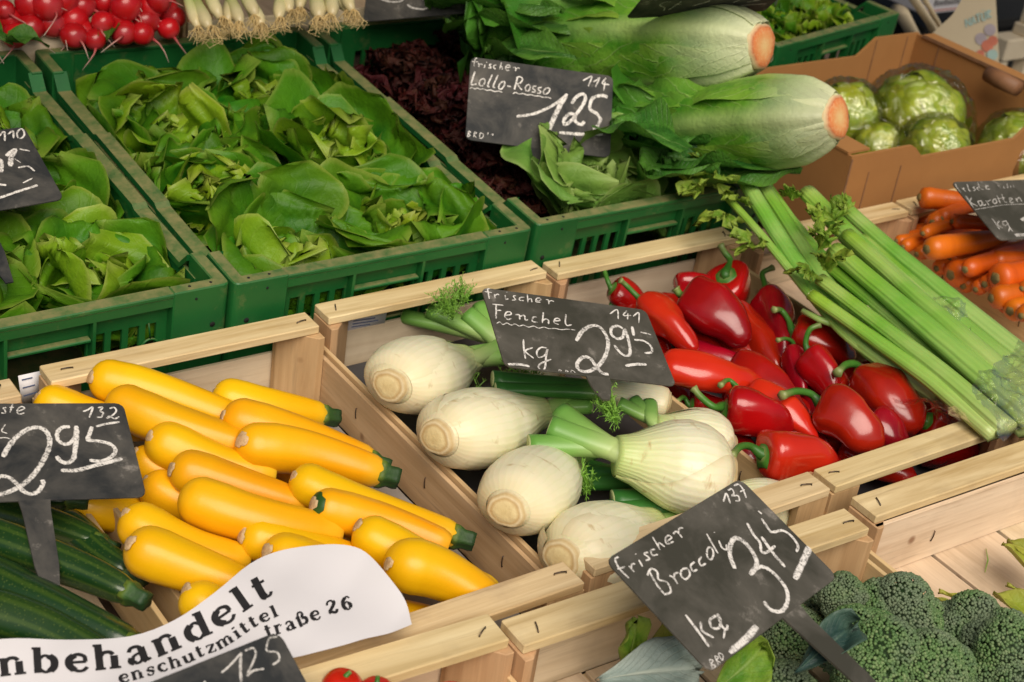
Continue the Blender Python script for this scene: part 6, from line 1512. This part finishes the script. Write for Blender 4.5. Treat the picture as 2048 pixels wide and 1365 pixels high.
def broccoli(label, c, r, seed, tilt=(0, 0), bead=.0016):
    t_ = thing('broccoli', label, 'broccoli', c, (tilt[0], tilt[1], seed * 1.3), 'broccoli heads in their crate')
    rng = np.random.default_rng(seed); rr = random.Random(seed)
    # lobes over a dome
    lobes = [(np.array([0, 0, r * .30]), r * .62)]
    for k in range(7):
        a = k * 2.4 + rr.uniform(-.2, .2); q = r * (.45 + .10 * (k % 2)); lobes.append((np.array([math.cos(a) * q, math.sin(a) * q, r * rr.uniform(-.02, .22)]), r * rr.uniform(.42, .54)))
    for k in range(6):
        a = k * 1.05 + .4; q = r * .62; lobes.append((np.array([math.cos(a) * q, math.sin(a) * q, -r * rr.uniform(.12, .3)]), r * rr.uniform(.30, .38)))
    pts = []; cl = []
    for li, (o, lr) in enumerate(lobes):
        n = int(4 * math.pi * lr * lr / (bead * 1.55) ** 2)
        d = fib(n) + rng.normal(0, .035, (n, 3)); d /= np.linalg.norm(d, axis=1)[:, None]
        bumps = 1 + .035 * np.array([mnoise.noise(Vector(x * 5 + li * 3)) for x in d])
        p = o + d * (lr * bumps)[:, None]
        keep = p[:, 2] > -r * .45
        for lj, (o2, r2) in enumerate(lobes):
            if lj != li: keep &= np.linalg.norm(p - o2, axis=1) > r2 * .97
        keep &= (d[:, 2] > -.55)
        pts.append(p[keep]); cl.append(np.clip(.5 + rng.normal(0, .22, keep.sum()) + .12 * rr.uniform(-1, 1), 0, 1))
    p = np.concatenate(pts); cc = np.concatenate(cl); n = len(p)
    s = bead * rng.uniform(.75, 1.3, n)
    V = (p[:, None, :] + ICO_V[None] * s[:, None, None]).reshape(-1, 3)
    F = (ICO_F[None] + (np.arange(n) * 12)[:, None, None]).reshape(-1, 3)
    o = obj('florets', mesh_np('florets', V, [F], {'c': np.repeat(cc, 12)}), M['broccoli_florets'], t_); o['kind'] = 'stuff'
    parts = []
    for (o_, lr) in lobes:                                          # backing under the beads and branching stems
        Vb = o_ + ICO_V * lr * .93
        parts.append((Vb, [ICO_F], {'c': np.zeros(12)}))
    Vb, Fb, Ab = join(parts)
    me = mesh_np('floret_core', Vb, Fb, Ab); ob = obj('floret_core', me, M['broccoli_florets'], t_)
    sb = ob.modifiers.new('smooth', 'SUBSURF'); sb.levels = 2; sb.render_levels = 2
    tube('stem', [(0, 0, -r * 1.25), (0, 0, -r * .8), (0, 0, -r * .3), (0, 0, 0)], [r * .30, r * .30, r * .36, r * .5], M['broccoli_stem'], t_, nseg=14, section=lambda th, s: 1 + .08 * np.cos(4 * th + seed))
    for k, (o_, lr) in enumerate(lobes[1:]):
        e = o_ * np.array([.9, .9, 1]); tube('branch', [(0, 0, -r * .75), tuple(e * .6 + np.array([0, 0, -r * .35])), tuple(e)], [r * .14, r * .12, r * .16], M['broccoli_stem'], t_, nseg=8)
    return t_
BZ = [((1748, 1330), 122, .004, 'large broccoli head beside the stake of its sign'), ((1800, 1232), 98, -.004, 'broccoli head against the bare crate partition'), ((1945, 1262), 90, -.002, 'dark broccoli head with a yellow leaf edge, behind the greenest one'), ((2010, 1325), 112, .006, 'broad blue-green broccoli head by the picture corner'), ((1684, 1198), 58, .0, 'small bright broccoli floret with its stem bared, under the sign edge'), ((1862, 1345), 96, .008, 'broccoli head wedged between two larger heads'),
      ((1375, 1275), 56, -.03, 'small dark green broccoli under the corner of its sign'), ((1560, 1275), 92, -.045, 'shaded broccoli head directly beneath its sign'), ((1560, 1400), 90, -.02, 'broccoli head at the foot of the sign stake'), ((1650, 1250), 70, -.05, 'broccoli in the shade behind the sign stake')]
for i, ((u, v), rp, z, lb) in enumerate(BZ):
    c = P(u, v, z); broccoli(lb, c, rp * mpp(c) * .98, 20 + i, (rnd.uniform(-.3, .3) + .15, rnd.uniform(-.3, .3)))
def loose_leaf(label, p, d, up, L, Wd, mat, seed, elev=(.3, .1, -.3), cup=.8, name='broccoli_leaf', ruf=.006, shape='round', cat='leaf', group=None):
    V, F, A = leaf_grid(L, Wd, elev, cup, ruf, (3, 6), 1.8, seed, 16, 15, shape, .003)
    o = tag(obj(name, mesh_np(name, V, F, A), M[mat]), label, cat, group); o.location = p; o.rotation_euler = frame(d, up).to_euler(); 
    so = o.modifiers.new('thickness', 'SOLIDIFY'); so.thickness = .0006
    return o
loose_leaf('dark blue-green broccoli leaf curled between stake and big head', P(1590, 1345, .045), P(1712, 1250, .060) - P(1590, 1345, .045), (0, -.4, 1), .072, .036, 'blue_leaf', 1, cup=.9)
loose_leaf('pale grey-green broccoli leaf lying in front of the crate board', P(1200, 1360, .0), P(1400, 1345, .01) - P(1200, 1360, .0), (0, -.5, 1), .085, .06, 'grey_leaf', 2, cup=.6)
loose_leaf('small pale leaf tip standing up against the crate board', P(1252, 1345, -.01), (.1, .3, 1), (0, -1, .2), .05, .025, 'celery_leaf', 3, cup=.8)
loose_leaf('yellowed broccoli leaf by the small floret under the sign', P(1270, 1325, -.02), P(1370, 1270, -.01) - P(1270, 1325, -.02), (0, -.6, 1), .065, .035, 'pale_husk', 4, cup=.9)
loose_leaf('pale green broccoli stem leaf under the low corner of the sign', P(1430, 1385, .02), P(1500, 1320, .04) - P(1430, 1385, .02), (0, -.6, 1), .06, .05, 'celery_leaf', 5, cup=1.2)
# pointed yellow-green husks at the border of the empty crate
for i, (a, b, Wd) in enumerate((((2110, 1195), (2000, 1100), .05), ((2120, 1160), (2015, 1095), .04), ((2120, 1290), (1985, 1200), .055), ((2110, 1215), (2010, 1178), .012), ((1965, 1222), (1875, 1192), .016), ((2130, 1310), (2020, 1255), .05), ((1950, 1232), (1862, 1206), .014))):
    A = P(*a, -.045); B = P(*b, -.045)
    loose_leaf('pointed yellow-green husk leaf on the plank floor of the bare crate', A, B - A, (0, 0, 1), (B - A).length * 1.02, Wd, 'pale_husk', 30 + i, (.25, .1, -.1), 1.3, 'husk_leaf', .002, 'pointed', group='husk leaves in the bare crate')
tube('grass_blade', [P(1972, 1098, -.078), P(1976, 1120, -.074), P(1970, 1145, -.078)], [.0006, .0008, .0004], M['celery_stalk'], nseg=5)
tag(bpy.data.objects['grass_blade'], 'thin green stalk lying on the plank floor of the bare crate', 'stalk')

# ------------------------------------------------------------------ tomatoes in the crate before the yellow courgettes
for i, (u, v, rp) in enumerate(((672, 1400), 0, 50), ) if False else enumerate(((685, 1376, 44), (752, 1388, 40), (820, 1425, 44), (610, 1420, 46), (900, 1400, 40))):
    c = P(u, v, .012); r = rp * mpp(c)
    t_ = thing('tomato', 'red tomato peeping over the slat below the paper strip', 'tomato', c, (0, .2, i), 'tomatoes in the front crate')
    t = np.linspace(-1, 1, 17)
    V, F, A = sweep(np.stack([0 * t, 0 * t, t * r * .85], -1), np.sqrt(np.clip(1 - t ** 2, .0005, 1)) * r, 22, lambda th, s: 1 + .02 * np.cos(5 * th) * s)
    d = np.hypot(V[:, 0], V[:, 1]); V[V[:, 2] > 0, 2] -= .18 * r * np.exp(-(d[V[:, 2] > 0] / (.3 * r)) ** 2)
    obj('body', mesh_np('body', V, F, A), M['tomato_skin'], t_)
    tube('stem', [(0, 0, r * .60), (0, 0, r * .72), (.003, 0, r * .9)], [.004, .002, .0018], M['pepper_stem'], t_, nseg=7)

# ------------------------------------------------------------------ things behind the stall: paper bags, pale wooden stand, packaging
def bag():
    o = P(1945, 110, -.02); kk = mpp(o)
    t_ = thing('paper_bag', 'cream paper bag printed NATUR and fruit behind the cardboard box', 'bag', (0, 0, 0))
    # front of the bag: quad on a plane facing the camera, 0.35 m behind the box
    n = -ray(1930, 100); o = Vector((2.05, 1.35, .0)); side = Vector((-n.y, n.x, 0)).normalized(); n = Vector((n.x, n.y, 0)).normalized()
    def hit(u, v, off=0.0):
        d = ray(u, v); q = o + n * off; return CAM_POS + d * ((q - CAM_POS).dot(n) / d.dot(n))
    outline = [(1800, 130), (1840, 90), (1905, 30), (1935, -20), (1990, -25), (1994, 40), (1998, 110), (1995, 190), (1960, 240), (1850, 230)]
    m = MB(); a = [tuple(hit(*q)) for q in outline]; b = [tuple(hit(*q, -.05)) for q in outline]; k = len(a)
    m.v = a + b; m.f = [tuple(range(k)), tuple(range(k, 2 * k))[::-1]] + [(i, i + k, (i + 1) % k + k, (i + 1) % k) for i in range(k)]
    m.build('sheet', M['bag_paper'], t_)
    def ribbon(strokes, wd, mat, nm):
        parts = []
        for k_, pts in enumerate(strokes):
            c = catmull(pts, 4) if len(pts) > 2 else np.array(pts, float)
            tn = np.gradient(c, axis=0); tn /= np.linalg.norm(tn, axis=1)[:, None] + 1e-9; nr = np.stack([-tn[:, 1], tn[:, 0]], -1) * wd / 2
            L = [tuple(hit(*q, .0012 + .0002 * k_)) for q in np.vstack([c + nr, c - nr])]; mm = len(c); aa = np.arange(mm - 1)
            parts.append((np.array(L), [np.stack([aa, aa + 1, aa + mm + 1, aa + mm], -1)], {}))
        V, F, A = join(parts); obj(nm, mesh_np(nm, V, F), M[mat], t_)
    def tr(x, y): return (1933 + x * 11.5 - y * 2, 55 - x * 4.6 - y * 16)
    let = [[(0, 0), (0, 1)], [(0, 1), (.7, 0)], [(.7, 0), (.7, 1)], [(1.0, 0), (1.3, 1)], [(1.3, 1), (1.65, 0)], [(1.1, .4), (1.5, .4)], [(1.8, 1), (2.5, 1)], [(2.15, 1), (2.15, 0)], [(2.8, 1), (2.8, .2), (3.1, 0), (3.4, .2), (3.4, 1)], [(3.8, 0), (3.8, 1)], [(3.8, 1), (4.3, .8), (3.8, .5), (4.4, 0)], [(2.9, 1.25), (2.95, 1.3)], [(3.25, 1.25), (3.3, 1.3)]]
    ribbon([[tr(*q) for q in s] for s in let], 3.4, 'print_teal', 'lettering')
    def blob(u, v, r, mat, nm, off):
        th = np.linspace(0, 6.283, 17)[:-1]; m = MB(); m.v = [tuple(hit(u + r * math.cos(a), v + r * math.sin(a), off)) for a in th]; m.f = [tuple(range(16))]; m.build(nm, M[mat], t_)
    for k_, (u, v, r, mt) in enumerate(((1962, 78, 12, 'print_violet'), (1980, 60, 12, 'print_violet'), (1975, 92, 12, 'print_red'), (1986, 82, 10, 'print_red'), (1961, 108, 8, 'print_red'), (1985, 110, 11, 'print_teal'), (1978, 140, 7, 'print_red'))):
        blob(u, v, r, mt, 'fruit_print', .0012 + .0003 * k_)
bag()
def backdrop_box(name, label, cat, u0, v0, u1, v1, y, depth, mat, extra=None):
    """box standing on the plane y behind the stall, its front face filling the given pixel span"""
    def hit(u, v):
        d = ray(u, v); return CAM_POS + d * ((y - CAM_POS.y) / d.y)
    a = hit(u0, v1); b = hit(u1, v0)
    t_ = thing(name, label, cat, (a.x, y, a.z))
    w = b.x - a.x; h = b.z - a.z
    return t_, w, h
st, w, h = backdrop_box('wooden_stand', 'pale wooden stand with crossbar behind the cardboard box', 'stand', 1995, 70, 2110, 160, 1.62, .1, 'white_wood')
MB().box((0, 0, h * .45), (w, .06, h)).build('crossbar', M['white_wood'], st, .004)
MB().box((w * .02, .01, -h * .9), (w * .2, .05, h * .449)).build('leg', M['white_wood'], st, .003)
MB().box((w * .6, .01, -h * .9), (w * .8, .05, h * .449)).build('leg', M['white_wood'], st, .003)
MB().box((w * .36, .005, h + .0005), (w * .75, .05, h + .03)).build('foot', M['white_wood'], st, .003)
MB().box((w * .42, .01, h + .031), (w * .7, .045, h + .14)).build('upright', M['white_wood'], st, .003)
MB().box((0, .0, -h * .25), (w, .06, -h * .1)).build('shelf', M['white_wood'], st, .003)
hl = tube('wooden_rod', [P(1975, 148, .06), P(2000, 160, .06), P(2036, 178, .06)], [.013, .015, .013], M['brown_wood'], nseg=14)
tag(hl, 'short rounded brown wooden rod lying along the far wall of the box', 'rod')
def on_y(u, v, y):
    d = ray(u, v); return CAM_POS + d * ((y - CAM_POS.y) / d.y)
for i, (a, b, r) in enumerate((((1815, -20), (1895, 110), .020), ((1838, -20), (1900, 100), .012), ((1800, 20), (1850, 130), .030))):
    o_ = tube('cloth_strap', [on_y(*a, 1.38), on_y((a[0] + b[0]) / 2 + 4, (a[1] + b[1]) / 2, 1.37), on_y(*b, 1.36)], [r, r * .9, r], M['bag_paper'], nseg=10, ell=(.4, 1))
    tag(o_, 'cream cloth strap hanging behind the far green crate', 'strap', 'cream straps behind the crates')
pk, w, h = backdrop_box('printed_carton', 'white carton with upside-down print behind the bags', 'carton', 1845, -20, 1945, 30, 1.9, .1, 'paper')
MB().box((0, 0, 0), (w, .15, h)).build('carton_body', M['paper'], pk, .002)
MB().box((.0, -.002, h * .12), (w, -.0005, h * .17)).build('red_band', M['print_red'], pk)
m = MB()
for i in range(9):
    m.box((w * (.2 + i * .075), -.0022, h * .38), (w * (.235 + i * .075), -.0008, h * (.6 + .08 * (i % 3 == 0))))
m.build('lettering', M['ink'], pk)
dk, w, h = backdrop_box('dark_tub', 'black plastic tub in the shade behind the stall', 'tub', 1800, 20, 2120, 240, 2.0, .1, 'dark_hole')
MB().box((0, 0, 0), (w, .3, h * .9)).box((-.02, -.02, h * .9), (w + .02, .32, h)).build('tub_body', M['dark_hole'], dk, .003)
